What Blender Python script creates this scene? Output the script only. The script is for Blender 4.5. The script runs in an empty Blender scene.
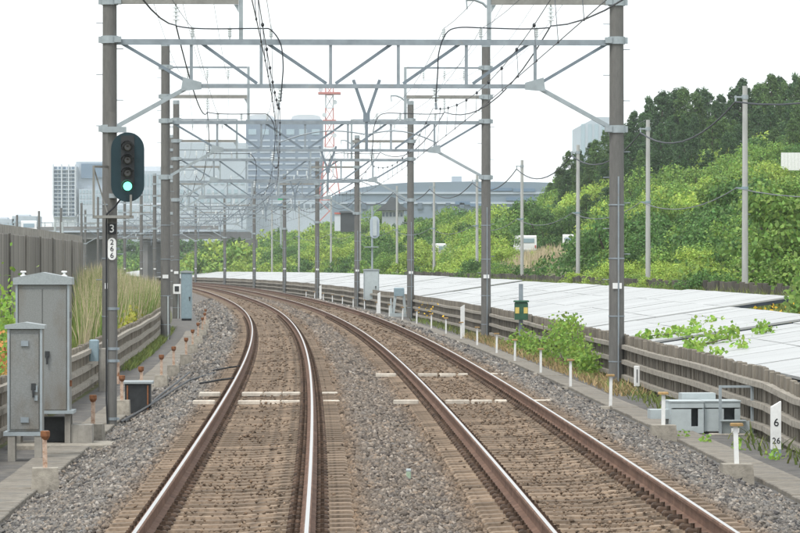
import bpy, math, random
import numpy as np
from mathutils import Matrix, Vector
random.seed(7); rng = np.random.default_rng(7)
R = math.radians
sc = bpy.context.scene
COL = sc.collection

# ------------------------------------------------------------------ camera, sky, sun, exposure
EYE = 2.376
cam_d = bpy.data.cameras.new('camera'); cam = bpy.data.objects.new('camera', cam_d); COL.objects.link(cam)
cam_d.sensor_width = 36; cam_d.lens = 3800 / 800 * 36; cam_d.clip_start = .5; cam_d.clip_end = 9000
cam.location = (0, 0, EYE); cam.rotation_euler = (R(90) - 6.5 / 3800, 0, 0)
sc.camera = cam

SUN_EL, SUN_AZ = 58, 215          # azimuth measured clockwise from +Y (straight ahead)
w = bpy.data.worlds.new('World'); sc.world = w; w.use_nodes = True
nt = w.node_tree; nt.nodes.clear()
out = nt.nodes.new('ShaderNodeOutputWorld'); bg = nt.nodes.new('ShaderNodeBackground')
sky = nt.nodes.new('ShaderNodeTexSky'); sky.sky_type = 'NISHITA'; sky.sun_disc = False
sky.sun_elevation = R(SUN_EL); sky.sun_rotation = R(SUN_AZ); sky.dust_density = 3; sky.ozone_density = 1
mixs = nt.nodes.new('ShaderNodeMix'); mixs.data_type = 'RGBA'
mixs.inputs['Factor'].default_value = .93                      # an even overcast layer over the clear sky
mixs.inputs['B'].default_value = (9.6, 10.0, 10.2, 1)
nt.links.new(sky.outputs[0], mixs.inputs['A']); nt.links.new(mixs.outputs['Result'], bg.inputs['Color'])
bg.inputs['Strength'].default_value = .1
nt.links.new(bg.outputs[0], out.inputs['Surface'])
sun_d = bpy.data.lights.new('sun', 'SUN'); sun = bpy.data.objects.new('sun', sun_d); COL.objects.link(sun)
sun_d.energy = 1.5; sun_d.angle = R(14); sun_d.color = (1, .96, .9)
az, el = R(SUN_AZ), R(SUN_EL)
sun.rotation_euler = Vector((-math.sin(az) * math.cos(el), -math.cos(az) * math.cos(el), -math.sin(el))).to_track_quat('-Z', 'Y').to_euler()
sun.location = (0, 0, 60)
vs = sc.view_settings; vs.view_transform = 'Standard'; vs.look = 'None'; vs.gamma = 1; vs.exposure = .62
sc.cycles.max_bounces = 6; sc.cycles.transparent_max_bounces = 6; sc.cycles.volume_bounces = 1
sc.cycles.use_denoising = True

# ------------------------------------------------------------------ the curve of the line
KD = [30, 100, 170, 260, 400, 2000]; KV = [-1.11, -2.42, -3.0, -1.05, -2.72, -2.72]
_D = np.arange(0, 3000, .25)
_k = np.interp(_D, KD, KV) * 1e-4; _k[_D > 800] = 0
_sl = np.cumsum(_k) * .25; _sl += -.01907 - _sl[112]
_x = np.cumsum(_sl) * .25; _x += -1.46594 - _x[112]
def tc(d): return np.interp(d, _D, _x)
def slp(d): return np.interp(d, _D, _sl)
def zt(d): return -3.137e-6 * np.clip(np.asarray(d) - 100, 0, 480) ** 2
def W(d, u, z):
    s = slp(d); n = math.sqrt(1 + s * s)
    return Vector((tc(d) + u / n, d - u * s / n, z + float(zt(d))))
def Wn(d, u, z):
    s = slp(d); n = np.sqrt(1 + s * s)
    return np.stack([tc(d) + u / n, d - u * s / n, z + zt(d)], -1)
def head(d): return -math.atan(slp(d))          # rotation about z that turns +y along the line
def far(x, y, d): return Vector(((x - 400) / 3800 * d, d, EYE + (260 - y) * d / 3800))
S2 = 3.67; CANT = .057; GND = -.66

# ------------------------------------------------------------------ materials
def nodes_of(name):
    m = bpy.data.materials.new(name); m.use_nodes = True
    t = m.node_tree; return m, t, t.nodes['Principled BSDF']
def M(name, c, rough=.8, metal=0., var=.2, scale=4., stretch=(1, 1, 1), bump=0., bscale=30., c2=None, f2=(.5, .65), s2=2., st2=(1, 1, 1), island=0., objr=0., hue=0., trans=0., spec=.3):
    m, t, b = nodes_of(name); N = t.nodes; L = t.links
    co = N.new('ShaderNodeTexCoord')
    def noise(s, st, det=6):
        mp = N.new('ShaderNodeMapping'); mp.inputs['Scale'].default_value = st; L.new(co.outputs['Object'], mp.inputs[0])
        n = N.new('ShaderNodeTexNoise'); n.inputs['Scale'].default_value = s; n.inputs['Detail'].default_value = det; n.inputs['Roughness'].default_value = .65
        L.new(mp.outputs[0], n.inputs['Vector']); return n.outputs['Fac']
    rgb = N.new('ShaderNodeRGB'); rgb.outputs[0].default_value = (*c, 1); col = rgb.outputs[0]
    if c2:
        mr = N.new('ShaderNodeMapRange'); mr.inputs[1].default_value, mr.inputs[2].default_value = f2
        L.new(noise(s2, st2), mr.inputs[0])
        mx = N.new('ShaderNodeMix'); mx.data_type = 'RGBA'; mx.inputs['B'].default_value = (*c2, 1)
        L.new(mr.outputs[0], mx.inputs['Factor']); L.new(col, mx.inputs['A']); col = mx.outputs['Result']
    def value(col, fac, lo, hi, h=0.):
        mr = N.new('ShaderNodeMapRange'); mr.inputs[3].default_value = lo; mr.inputs[4].default_value = hi; L.new(fac, mr.inputs[0])
        hs = N.new('ShaderNodeHueSaturation'); L.new(mr.outputs[0], hs.inputs['Value']); L.new(col, hs.inputs['Color'])
        if h:
            wn = N.new('ShaderNodeTexWhiteNoise'); wn.noise_dimensions = '1D'; L.new(fac, wn.inputs['W'])
            m2 = N.new('ShaderNodeMapRange'); m2.inputs[3].default_value = .5 - h; m2.inputs[4].default_value = .5 + h; L.new(wn.outputs['Value'], m2.inputs[0]); L.new(m2.outputs[0], hs.inputs['Hue'])
        return hs.outputs[0]
    if var:
        mr = N.new('ShaderNodeMapRange'); mr.inputs[1].default_value = .3; mr.inputs[2].default_value = .7; L.new(noise(scale, stretch), mr.inputs[0])
        col = value(col, mr.outputs[0], 1 - var, 1 + var)
    if island:
        g = N.new('ShaderNodeNewGeometry'); col = value(col, g.outputs['Random Per Island'], 1 - island, 1 + island, hue)
    if objr:
        o = N.new('ShaderNodeObjectInfo'); col = value(col, o.outputs['Random'], 1 - objr, 1 + objr, hue if not island else 0)
    L.new(col, b.inputs['Base Color']); b.inputs['Roughness'].default_value = rough; b.inputs['Metallic'].default_value = metal
    b.inputs['Specular IOR Level'].default_value = spec
    if bump:
        bp = N.new('ShaderNodeBump'); bp.inputs['Strength'].default_value = bump; bp.inputs['Distance'].default_value = .02
        L.new(noise(bscale, stretch), bp.inputs['Height']); L.new(bp.outputs[0], b.inputs['Normal'])
    if trans:
        tr = N.new('ShaderNodeBsdfTranslucent'); L.new(col, tr.inputs[0]); mx = N.new('ShaderNodeMixShader'); mx.inputs[0].default_value = trans
        L.new(b.outputs[0], mx.inputs[1]); L.new(tr.outputs[0], mx.inputs[2])
        o = N['Material Output']; L.new(mx.outputs[0], o.inputs['Surface'])
    return m
MT = dict(
 concrete=M('concrete', (.30, .285, .255), .9, var=.25, scale=3, bump=.3, c2=(.17, .16, .145), f2=(.5, .75), s2=1.2, st2=(3, 3, .5)),
 post=M('post_concrete', (.15, .148, .14), .9, var=.12, scale=6, stretch=(3, 3, .7), bump=.2, c2=(.12, .119, .114), f2=(.45, .75), s2=1.5, st2=(3, 3, .35)),
 block=M('block_concrete', (.36, .33, .28), .95, var=.3, scale=8, bump=.6, c2=(.10, .09, .08), f2=(.55, .7), s2=4, objr=.2),
 slab=M('slab_concrete', (.21, .19, .16), .95, var=.3, scale=5, bump=.4, objr=.07, c2=(.13, .125, .115), f2=(.5, .7), s2=2),
 wall=M('wall_concrete', (.24, .225, .20), .95, var=.3, scale=1.2, stretch=(1, 3, .25), bump=.3, c2=(.085, .08, .075), f2=(.45, .72), s2=.8, st2=(1, 3, .2), objr=.22),
 galv=M('galvanised_steel', (.34, .385, .405), .55, .35, var=.12, scale=5, bump=.05),
 galvd=M('weathered_steel', (.27, .31, .34), .6, .3, var=.18, scale=3, c2=(.33, .30, .25), f2=(.6, .75), s2=2),
 armst=M('old_arm_steel', (.26, .258, .24), .7, .2, var=.2, scale=4),
 cab=M('cabinet_steel', (.235, .245, .24), .55, .25, var=.2, scale=60, c2=(.16, .13, .095), f2=(.42, .7), s2=1.3, st2=(1, 1, .45)),
 cabb=M('blue_grey_paint', (.24, .32, .36), .55, .1, var=.12, scale=6),
 cabl=M('pale_grey_paint', (.43, .48, .49), .5, .1, var=.08, scale=6),
 rust=M('rust', (.22, .095, .045), .9, var=.35, scale=14, bump=.3),
 rustpost=M('rusty_paint', (.50, .38, .30), .85, var=.25, scale=10, c2=(.26, .12, .06), f2=(.5, .65), s2=9),
 whitep=M('white_paint', (.74, .75, .74), .6, var=.1, scale=8),
 yel=M('yellow_cap', (.36, .235, .10), .8, var=.3, scale=12, objr=.25),
 black=M('black_rubber', (.02, .022, .025), .5, var=.2),
 navy=M('signal_board', (.012, .035, .045), .45, var=.1, scale=2),
 darkbox=M('dark_box', (.035, .038, .04), .7, var=.3, scale=6),
 green=M('green_paint', (.035, .10, .06), .5, var=.2, scale=8),
 cable=M('cable', (.035, .04, .05), .6, var=.1),
 wire=M('wire', (.16, .17, .19), .6, .3, var=.1),
 porc=M('porcelain', (.72, .76, .77), .3, var=.08, spec=.5),
 sleeper=M('sleeper_concrete', (.24, .18, .13), .95, var=.3, scale=9, bump=.5, c2=(.13, .10, .075), f2=(.46, .64), s2=6, objr=.3),
 clip=M('clip_iron', (.085, .055, .038), .8, .2, var=.3, scale=20, island=.4),
 pick=M('picket', (.185, .165, .135), .95, var=.3, scale=4, stretch=(1, 1, .4), bump=.3, objr=.25),
 picks=M('picket_far', (.185, .165, .135), .95, var=.2, scale=4, island=.22),
 frail=M('fence_rail', (.30, .275, .235), .95, var=.35, scale=9, bump=.5),
 panel=M('solar_panel_sky_white', (.375, .383, .38), .45, var=.16, scale=.6, stretch=(.6, 5, 1), objr=.06, spec=.4),  # solar panels: the white sky they mirror is put into the base colour
 dark=M('panel_frame', (.035, .045, .06), .6, var=.2),
 asph=M('asphalt', (.115, .11, .105), .95, var=.3, scale=4, bump=.5, bscale=80, c2=(.19, .175, .15), f2=(.5, .72), s2=1.1),
 dirt=M('soil', (.20, .17, .12), 1., var=.35, scale=3, bump=.6),
 bridge=M('bridge_concrete', (.20, .20, .20), .9, var=.15, scale=.3),
 trunk=M('bark', (.09, .07, .05), .95, var=.3, scale=6, bump=.5),
)
def leafmat(name, c, isl=.45, hue=.02, trans=.3, objr=.15): return M(name, c, .6, var=.0, island=isl, hue=hue, trans=trans, objr=objr, spec=.25)
LM = dict(
 shrub=leafmat('shrub_leaves', (.20, .325, .072)), shrub2=leafmat('light_shrub_leaves', (.33, .45, .088)), shrub3=leafmat('deep_shrub_leaves', (.105, .205, .056)),
 cedar=leafmat('cedar_leaves', (.062, .122, .046), .45, .015, .12, .2), cedar2=leafmat('cedar_light', (.098, .172, .052), .45, .015, .15, .2),
 vine=leafmat('vine_leaves', (.22, .36, .06), .4, .02, .35), reedg=leafmat('reed_green', (.22, .31, .08), .4, .02, .3), reedd=leafmat('reed_dry', (.50, .42, .28), .35, .01, .3),
 grass=leafmat('grass_leaves', (.20, .25, .07), .45, .03, .3), dry=leafmat('dry_grass', (.40, .30, .15), .4, .02, .3), yellow=leafmat('yellow_flowers', (.75, .48, .03), .25, .01, .2),
 orange=leafmat('orange_leaves', (.45, .2, .07), .35, .02, .3), ygreen=leafmat('yellow_green_leaves', (.36, .36, .05), .35, .02, .3))
# polished steel for the rail head
m, t, b = nodes_of('rail_head'); b.inputs['Base Color'].default_value = (.56, .545, .53, 1); b.inputs['Metallic'].default_value = 1; b.inputs['Roughness'].default_value = .36; MT['head'] = m
MT['railside'] = M('rail_rust', (.13, .072, .048), .85, var=.35, scale=5, bump=.3, c2=(.19, .115, .08), f2=(.45, .7), s2=3)
def emis(name, c, s):
    m, t, b = nodes_of(name); b.inputs['Base Color'].default_value = (*c, 1); b.inputs['Emission Color'].default_value = (*c, 1); b.inputs['Emission Strength'].default_value = s; return m
MT['lit'] = emis('lit_green_lens', (.18, 1, .6), 1.5)
m, t, b = nodes_of('dark_lens'); b.inputs['Base Color'].default_value = (.06, .06, .055, 1); b.inputs['Roughness'].default_value = .12; MT['lens'] = m
def glassm(name, c):
    m, t, b = nodes_of(name); b.inputs['Base Color'].default_value = (*c, 1); b.inputs['Roughness'].default_value = .15; return m
MT['win'] = glassm('window_glass', (.10, .14, .18)); MT['winl'] = glassm('pale_window', (.30, .40, .46))
for k, c in dict(bwhite=(.54, .58, .62), bblue=(.13, .20, .29), bgrey=(.15, .20, .27), bpale=(.40, .46, .52), bware=(.19, .245, .30), bdark=(.05, .055, .06), broof=(.10, .11, .12), red=(.46, .13, .11), car=(.72, .73, .73)).items():
    MT[k] = M('b_' + k, c, .7, var=.07, scale=.1)

# ballast: every stone gets its own grey; the iron dust near the rails turns it brown
def ballast_mat(name, stones):
    m, t, b = nodes_of(name); N = t.nodes; L = t.links
    at = N.new('ShaderNodeAttribute'); at.attribute_name = 'rust'
    cr = N.new('ShaderNodeValToRGB'); cr.color_ramp.interpolation = 'LINEAR'
    e = cr.color_ramp.elements; e[0].position = 0; e[0].color = (.06, .06, .064, 1); e[1].position = 1; e[1].color = (.38, .365, .34, 1)
    for p, c in ((.3, (.142, .134, .124, 1)), (.55, (.215, .20, .18, 1)), (.7, (.175, .175, .174, 1)), (.86, (.26, .22, .18, 1))):
        q = e.new(p); q.color = c
    co = N.new('ShaderNodeTexCoord')
    if stones:
        g = N.new('ShaderNodeNewGeometry'); L.new(g.outputs['Random Per Island'], cr.inputs[0])
    else:
        v = N.new('ShaderNodeTexVoronoi'); v.inputs['Scale'].default_value = 16; L.new(co.outputs['Object'], v.inputs['Vector'])
        sp = N.new('ShaderNodeSeparateColor'); L.new(v.outputs['Color'], sp.inputs[0])
        mm = N.new('ShaderNodeMath'); mm.operation = 'MULTIPLY'; mm.inputs[1].default_value = .9; L.new(sp.outputs[0], mm.inputs[0]); L.new(mm.outputs[0], cr.inputs[0])
        bp = N.new('ShaderNodeBump'); bp.inputs['Strength'].default_value = .9; bp.inputs['Distance'].default_value = .05; bp.invert = True
        L.new(v.outputs['Distance'], bp.inputs['Height']); L.new(bp.outputs[0], b.inputs['Normal'])
    br = N.new('ShaderNodeMix'); br.data_type = 'RGBA'; br.blend_type = 'MULTIPLY'; br.inputs['B'].default_value = (.92, .70, .53, 1)
    no = N.new('ShaderNodeTexNoise'); no.inputs['Scale'].default_value = 1.3; no.inputs['Detail'].default_value = 4; L.new(co.outputs['Object'], no.inputs['Vector'])
    ad = N.new('ShaderNodeMath'); ad.operation = 'MULTIPLY_ADD'; ad.use_clamp = True; ad.inputs[1].default_value = .5
    sb = N.new('ShaderNodeMath'); sb.operation = 'SUBTRACT'; sb.inputs[1].default_value = .5; L.new(no.outputs['Fac'], sb.inputs[0])
    L.new(sb.outputs[0], ad.inputs[0]); L.new(at.outputs['Fac'], ad.inputs[2])
    L.new(ad.outputs[0], br.inputs['Factor']); L.new(cr.outputs[0], br.inputs['A'])
    b2 = N.new('ShaderNodeMix'); b2.data_type = 'RGBA'; b2.inputs['B'].default_value = (.215, .16, .115, 1); m5 = N.new('ShaderNodeMath'); m5.operation = 'MULTIPLY'; m5.inputs[1].default_value = .5
    L.new(ad.outputs[0], m5.inputs[0]); L.new(m5.outputs[0], b2.inputs['Factor']); L.new(br.outputs['Result'], b2.inputs['A'])
    L.new(b2.outputs['Result'], b.inputs['Base Color']); b.inputs['Roughness'].default_value = .95; b.inputs['Specular IOR Level'].default_value = .2
    return m
MT['stones'] = ballast_mat('ballast_stone', True); MT['bed'] = ballast_mat('ballast_far', False)

# ------------------------------------------------------------------ mesh helpers
class MB:
    def __init__(s): s.v = []; s.f = []; s.m = []
    def add(s, vs, fs, mi=0):
        o = len(s.v); s.v += [tuple(p) for p in vs]; s.f += [tuple(i + o for i in f) for f in fs]; s.m += [mi] * len(fs); return s
    def box(s, c, d, rz=0, mi=0, taper=1.):
        x, y, z = d[0] / 2, d[1] / 2, d[2] / 2; ca, sa = math.cos(rz), math.sin(rz); P = []
        for k in (-1, 1):
            q = taper if k > 0 else 1
            for a, e in ((-1, -1), (1, -1), (1, 1), (-1, 1)):
                X, Y = a * x * q, e * y * q; P.append((c[0] + X * ca - Y * sa, c[1] + X * sa + Y * ca, c[2] + k * z))
        return s.add(P, [(3, 2, 1, 0), (4, 5, 6, 7), (0, 1, 5, 4), (1, 2, 6, 5), (2, 3, 7, 6), (3, 0, 4, 7)], mi)
    def rbox(s, c, d, b=.02, rz=0, mi=0):
        # box with chamfered top and vertical edges
        x, y, z = d[0] / 2, d[1] / 2, d[2] / 2; ca, sa = math.cos(rz), math.sin(rz)
        def ring(ix, iy, h, k): return [(px, py, h) for px, py in ((-ix + k, -iy), (ix - k, -iy), (ix, -iy + k), (ix, iy - k), (ix - k, iy), (-ix + k, iy), (-ix, iy - k), (-ix, -iy + k))]
        P = ring(x, y, -z, b) + ring(x, y, z - b, b) + ring(x - b, y - b, z, b * .5)
        P = [(c[0] + p[0] * ca - p[1] * sa, c[1] + p[0] * sa + p[1] * ca, c[2] + p[2]) for p in P]
        F = [tuple(range(7, -1, -1)), tuple(range(16, 24))]
        for k in (0, 8):
            for i in range(8): j = (i + 1) % 8; F.append((k + i, k + j, k + 8 + j, k + 8 + i))
        return s.add(P, F, mi)
    def cyl(s, a, b, r0, r1=None, n=12, mi=0, cap=True):
        a = Vector(a); b = Vector(b); r1 = r0 if r1 is None else r1
        ax = (b - a).normalized(); t = Vector((0, 0, 1)) if abs(ax.z) < .9 else Vector((1, 0, 0))
        e = ax.cross(t).normalized(); g = ax.cross(e); P = []
        for c, r in ((a, r0), (b, r1)):
            for i in range(n): th = 2 * math.pi * i / n; P.append(c + (e * math.cos(th) + g * math.sin(th)) * r)
        F = [(i, (i + 1) % n, n + (i + 1) % n, n + i) for i in range(n)]
        F = [tuple(reversed(f)) for f in F]
        s.add(P, F, mi)
        if cap: s.add(P, [tuple(range(n)), tuple(range(2 * n - 1, n - 1, -1))], mi)
        return s
    def bar(s, a, b, wd, ht=None, mi=0):
        a = Vector(a); b = Vector(b); ht = ht or wd; ax = (b - a).normalized()
        t = Vector((0, 1, 0)) if abs(ax.y) < .9 else Vector((0, 0, 1))
        e = t - ax * ax.dot(t); e.normalize(); g = ax.cross(e)
        P = [c + e * (i * wd / 2) + g * (j * ht / 2) for c in (a, b) for i, j in ((-1, -1), (1, -1), (1, 1), (-1, 1))]
        return s.add(P, [(3, 2, 1, 0), (4, 5, 6, 7), (0, 1, 5, 4), (1, 2, 6, 5), (2, 3, 7, 6), (3, 0, 4, 7)], mi)
    def tube(s, pts, r, n=6, mi=0):
        pts = [Vector(p) for p in pts]; P = []; F = []
        for i, p in enumerate(pts):
            ax = (pts[min(i + 1, len(pts) - 1)] - pts[max(i - 1, 0)]).normalized()
            t = Vector((0, 0, 1)) if abs(ax.z) < .9 else Vector((1, 0, 0)); e = ax.cross(t).normalized(); g = ax.cross(e)
            for k in range(n): th = 2 * math.pi * k / n; P.append(p + (e * math.cos(th) + g * math.sin(th)) * r)
        for i in range(len(pts) - 1):
            for k in range(n): a = i * n + k; c = i * n + (k + 1) % n; F.append((a, a + n, c + n, c))
        F += [tuple(range(n)), tuple(range(len(P) - 1, len(P) - n - 1, -1))]
        return s.add(P, F, mi)
    def lathe(s, prof, c=(0, 0, 0), n=14, mi=0):
        P = []; F = []
        for r, z in prof:
            for k in range(n): th = 2 * math.pi * k / n; P.append((c[0] + r * math.cos(th), c[1] + r * math.sin(th), c[2] + z))
        for i in range(len(prof) - 1):
            for k in range(n): a = i * n + k; b_ = i * n + (k + 1) % n; F.append((a, b_, b_ + n, a + n))
        F += [tuple(range(n - 1, -1, -1)), tuple(range(len(P) - n, len(P)))]
        return s.add(P, F, mi)
    def prism(s, poly, y0, y1, mi=0):
        # polygon in x-z extruded along y
        n = len(poly); P = [(x, y0, z) for x, z in poly] + [(x, y1, z) for x, z in poly]
        F = [tuple(range(n)), tuple(range(2 * n - 1, n - 1, -1))] + [((i + 1) % n, i, n + i, n + (i + 1) % n) for i in range(n)]
        return s.add(P, F, mi)
    def build(s, name, mats, parent=None, smooth=False):
        # vertices are given in the parent's own frame
        me = bpy.data.meshes.new(name); me.from_pydata(s.v, [], s.f)
        for m_ in (mats if isinstance(mats, (list, tuple)) else [mats]): me.materials.append(m_)
        if any(s.m): me.polygons.foreach_set('material_index', s.m)
        if smooth: me.polygons.foreach_set('use_smooth', [len(q) == 4 for q in s.f])
        me.update(); o = bpy.data.objects.new(name, me); COL.objects.link(o); o.parent = parent; return o
def tag(o, label=None, cat=None, group=None, kind=None):
    if label: o['label'] = label
    if cat: o['category'] = cat
    if group: o['group'] = group
    if kind: o['kind'] = kind
    return o
def thing(name, label, cat, loc=(0, 0, 0), rz=0., group=None):
    o = bpy.data.objects.new(name, None); o.empty_display_size = .3; COL.objects.link(o); o.location = loc; o.rotation_euler = (0, 0, rz)
    return tag(o, label, cat, group)
def inst(name, mesh, parent=None, loc=(0, 0, 0), rot=(0, 0, 0), scale=(1, 1, 1)):
    o = bpy.data.objects.new(name, mesh); COL.objects.link(o); o.parent = parent; o.location = loc; o.rotation_euler = rot; o.scale = scale; return o
def kids(o): return [c for c in bpy.data.objects if c.parent == o]
def copy_tree(o, parent=None, ch=None):
    if ch is None:
        ch = {}
        for q in bpy.data.objects:
            if q.parent: ch.setdefault(q.parent.name, []).append(q)
    c = o.copy(); COL.objects.link(c); c.parent = parent
    for k in ch.get(o.name, []): copy_tree(k, c, ch)
    return c
def np_mesh(name, V, Fc, mat, attr=None, smooth=False):
    V = np.asarray(V, np.float32); Fc = np.asarray(Fc, np.int32); k = Fc.shape[1]
    me = bpy.data.meshes.new(name); me.vertices.add(len(V)); me.vertices.foreach_set('co', V.ravel())
    me.loops.add(Fc.size); me.loops.foreach_set('vertex_index', Fc.ravel())
    me.polygons.add(len(Fc)); me.polygons.foreach_set('loop_start', np.arange(0, Fc.size, k, dtype=np.int32))
    me.materials.append(mat); me.update(calc_edges=True); me.validate()
    if smooth: me.polygons.foreach_set('use_smooth', [True] * len(Fc))
    if attr is not None:
        a = me.attributes.new('rust', 'FLOAT', 'POINT'); a.data.foreach_set('value', np.asarray(attr, np.float32))
    return me
def link(name, me, parent=None):
    o = bpy.data.objects.new(name, me); COL.objects.link(o); o.parent = parent; return o
def text_mesh(body, size, mat, ext=.002):
    cu = bpy.data.curves.new('lettering', 'FONT'); cu.body = body; cu.size = size; cu.extrude = ext; cu.align_x = 'CENTER'; cu.align_y = 'CENTER'; cu.offset = .006 * size
    o = bpy.data.objects.new('lettering', cu); COL.objects.link(o); dg = bpy.context.evaluated_depsgraph_get(); dg.update()
    me = bpy.data.meshes.new_from_object(o.evaluated_get(dg)); bpy.data.objects.remove(o); bpy.data.curves.remove(cu)
    me.materials.clear(); me.materials.append(mat); return me
def smoothstep(a, b, x): t = np.clip((x - a) / (b - a), 0, 1); return t * t * (3 - 2 * t)

# ------------------------------------------------------------------ terrain
def terr(d, u):
    d = np.asarray(d, float); u = np.asarray(u, float)
    z = np.full(np.broadcast(d, u).shape, GND)
    z = z + smoothstep(-4.8, -9, u) * 1.1 * smoothstep(55, 90, d) * smoothstep(260, 200, d)
    z = z + smoothstep(8.9, 15, u) * 1.0 + smoothstep(15, 20, u) * .35
    hill = np.clip(.30 * (u - 20.5), 0, 9.5) * smoothstep(60, 150, d) * (1 - .22 * smoothstep(430, 520, d))
    hill = np.where(d > 560, hill * (1 - .35 * smoothstep(560, 900, d)), hill)
    z = z + hill + np.where(u > 21, .5 * np.sin(u * .23 + d * .05) * np.sin(d * .043 + 1), 0) * smoothstep(21, 28, u)
    z = z + smoothstep(90, 320, -u) * 1.5
    return z
ds = np.concatenate([np.arange(-20, 60, 10.), np.arange(60, 700, 8.), np.array([720, 760, 820, 900, 1000, 1150, 1350, 1600, 1900, 2300, 2600])])
us = np.concatenate([np.array([-900, -600, -400, -300, -200, -140, -100, -70, -50, -35, -25, -18, -14]), np.arange(-11, 30, 1.), np.arange(30, 80, 2.5), np.array([85, 95, 110, 140, 180, 240, 320, 450, 650, 900])])
dg_, ug_ = np.meshgrid(ds, us, indexing='ij'); zg_ = terr(dg_, ug_) - .02
V = Wn(np.maximum(dg_, 0.), ug_, zg_); V[..., 1] += np.minimum(dg_, 0)
n1, n2 = dg_.shape; ii = np.arange(n1 * n2).reshape(n1, n2)
Fq = np.stack([ii[:-1, :-1], ii[:-1, 1:], ii[1:, 1:], ii[1:, :-1]], -1).reshape(-1, 4)[:, ::-1]
MT['ground'] = M('ground_soil', (.13, .13, .065), 1., var=.35, scale=.8, bump=.5, c2=(.10, .12, .045), f2=(.45, .6), s2=.25)
tag(link('ground', np_mesh('ground', V.reshape(-1, 3), Fq[:, ::-1] if False else Fq, MT['ground'], smooth=True)), kind='structure')

def strip(name, u0, u1, z, d0, d1, mat, step=3., kind='structure'):
    d = np.arange(d0, d1 + .1, step); A = Wn(d, np.full(len(d), u0), np.full(len(d), z)); B = Wn(d, np.full(len(d), u1), np.full(len(d), z))
    n = len(d); V = np.concatenate([A, B]); i = np.arange(n - 1); F_ = np.stack([i, i + n, i + n + 1, i + 1], -1)
    o = link(name, np_mesh(name, V, F_, mat)); return tag(o, kind=kind) if kind else o
strip('service_path', -4.25, -2.4, GND + .006, 8, 560, MT['asph'])
strip('service_path', 6.2, 8.35, GND + .006, 8, 560, MT['asph'])

# ------------------------------------------------------------------ ballast bed
def bed_z(u):
    # top of the ballast, relative to the low rail
    ut2 = u - S2
    c1 = -.235 + CANT * (np.clip(u, -1.5, 1.6) + .7525) / 1.505
    c2 = -.235 + CANT * (np.clip(ut2, -1.5, 1.6) + .7525) / 1.505
    k = smoothstep(1.4, 2.3, u)
    z = c1 * (1 - k) + c2 * k
    z = np.where(u < -1.55, z - (-1.55 - u) / 1.25 * .47, z)
    z = np.where(u > S2 + 1.6, z - (u - S2 - 1.6) / 1.35 * .52, z)
    return z
def rust_of(u):
    a = np.minimum(np.abs(u), np.abs(u - S2))
    return np.clip(.92 - .85 * smoothstep(1.0, 1.5, a) + .26 * ((u > 1.2) & (u < S2 - 1.2)), 0, 1)
us = np.array([-2.9, -2.7, -2.3, -1.9, -1.55, -1.35, -1.2, -1., -.75, -.4, 0, .4, .75, 1., 1.2, 1.4, 1.6, 1.85, 2.1, 2.3, 2.5, 2.67, 2.9, 3.3, 3.67, 4.1, 4.42, 4.7, 4.9, 5.1, 5.27, 5.7, 6.1, 6.5, 6.72])
ds = np.arange(8, 562, 3.); dg_, ug_ = np.meshgrid(ds, us, indexing='ij'); zz = np.maximum(bed_z(ug_) - .03, GND - .06)
n1, n2 = dg_.shape; ii = np.arange(n1 * n2).reshape(n1, n2)
Fq = np.stack([ii[:-1, :-1], ii[:-1, 1:], ii[1:, 1:], ii[1:, :-1]], -1).reshape(-1, 4)
tag(link('ballast_bed', np_mesh('ballast_bed', Wn(dg_, ug_, zz).reshape(-1, 3), Fq, MT['bed'], attr=rust_of(ug_).ravel())), kind='structure')

SPC = .61; D0 = 22.
def stones(d0, d1, dens, r):
    n = int((d1 - d0) * 9.6 * dens)
    d = rng.uniform(d0, d1, n); u = rng.uniform(-2.95, 6.75, n)
    a = np.minimum(np.abs(u), np.abs(u - S2)); ph = ((d - D0) / SPC) % 1
    on = ((ph < .19) | (ph > .81)) & (a < 1.2)                       # over a sleeper
    mid = np.exp(-(a / .42) ** 2)
    rt = np.where(u > 1.85, .26, .09)
    keep = np.where(on, rng.uniform(0, 1, n) < np.where(a < .66, .10 + rt * mid, .03), rng.uniform(0, 1, n) < np.where(a < 1.2, .9, 1.))
    keep &= ~((np.abs(a - .7525) < .085))
    edge = (u < -2.7) | (u > 6.55); keep &= ~edge | (rng.uniform(0, 1, n) < .4)
    d, u, a, on = d[keep], u[keep], a[keep], on[keep]; n = len(d)
    sz = r * rng.uniform(.6, 1.35, n) * np.where(a < 1.2, .62, 1)
    z = np.maximum(bed_z(u), GND) + np.where(on, .05, 0) - np.where((a < 1.2) & ~on, .06, 0) + sz * rng.uniform(-.1, .45, n)
    P = Wn(d, u, z)
    base = np.array([(1, 0, 0), (-1, 0, 0), (0, 1, 0), (0, -1, 0), (0, 0, 1), (0, 0, -1)], float)
    v = base[None] * rng.uniform(.6, 1.2, (n, 6, 1)) + rng.normal(0, .22, (n, 6, 3)); v[..., 2] *= .75
    th = rng.uniform(0, 6.283, n); ph = rng.uniform(-.7, .7, n); c, s_ = np.cos(th)[:, None], np.sin(th)[:, None]; cp, sp = np.cos(ph)[:, None], np.sin(ph)[:, None]
    x, y, zz = v[..., 0], v[..., 1], v[..., 2]; y, zz = y * cp - zz * sp, y * sp + zz * cp; x, y = x * c - y * s_, x * s_ + y * c
    v = np.stack([x, y, zz], -1) * sz[:, None, None] + P[:, None]
    f = np.array([(0, 2, 4), (2, 1, 4), (1, 3, 4), (3, 0, 4), (2, 0, 5), (1, 2, 5), (3, 1, 5), (0, 3, 5)])
    Fc = (f[None] + np.arange(n)[:, None, None] * 6).reshape(-1, 3)
    return v.reshape(-1, 3), Fc, np.repeat(rust_of(u), 6)
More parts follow.
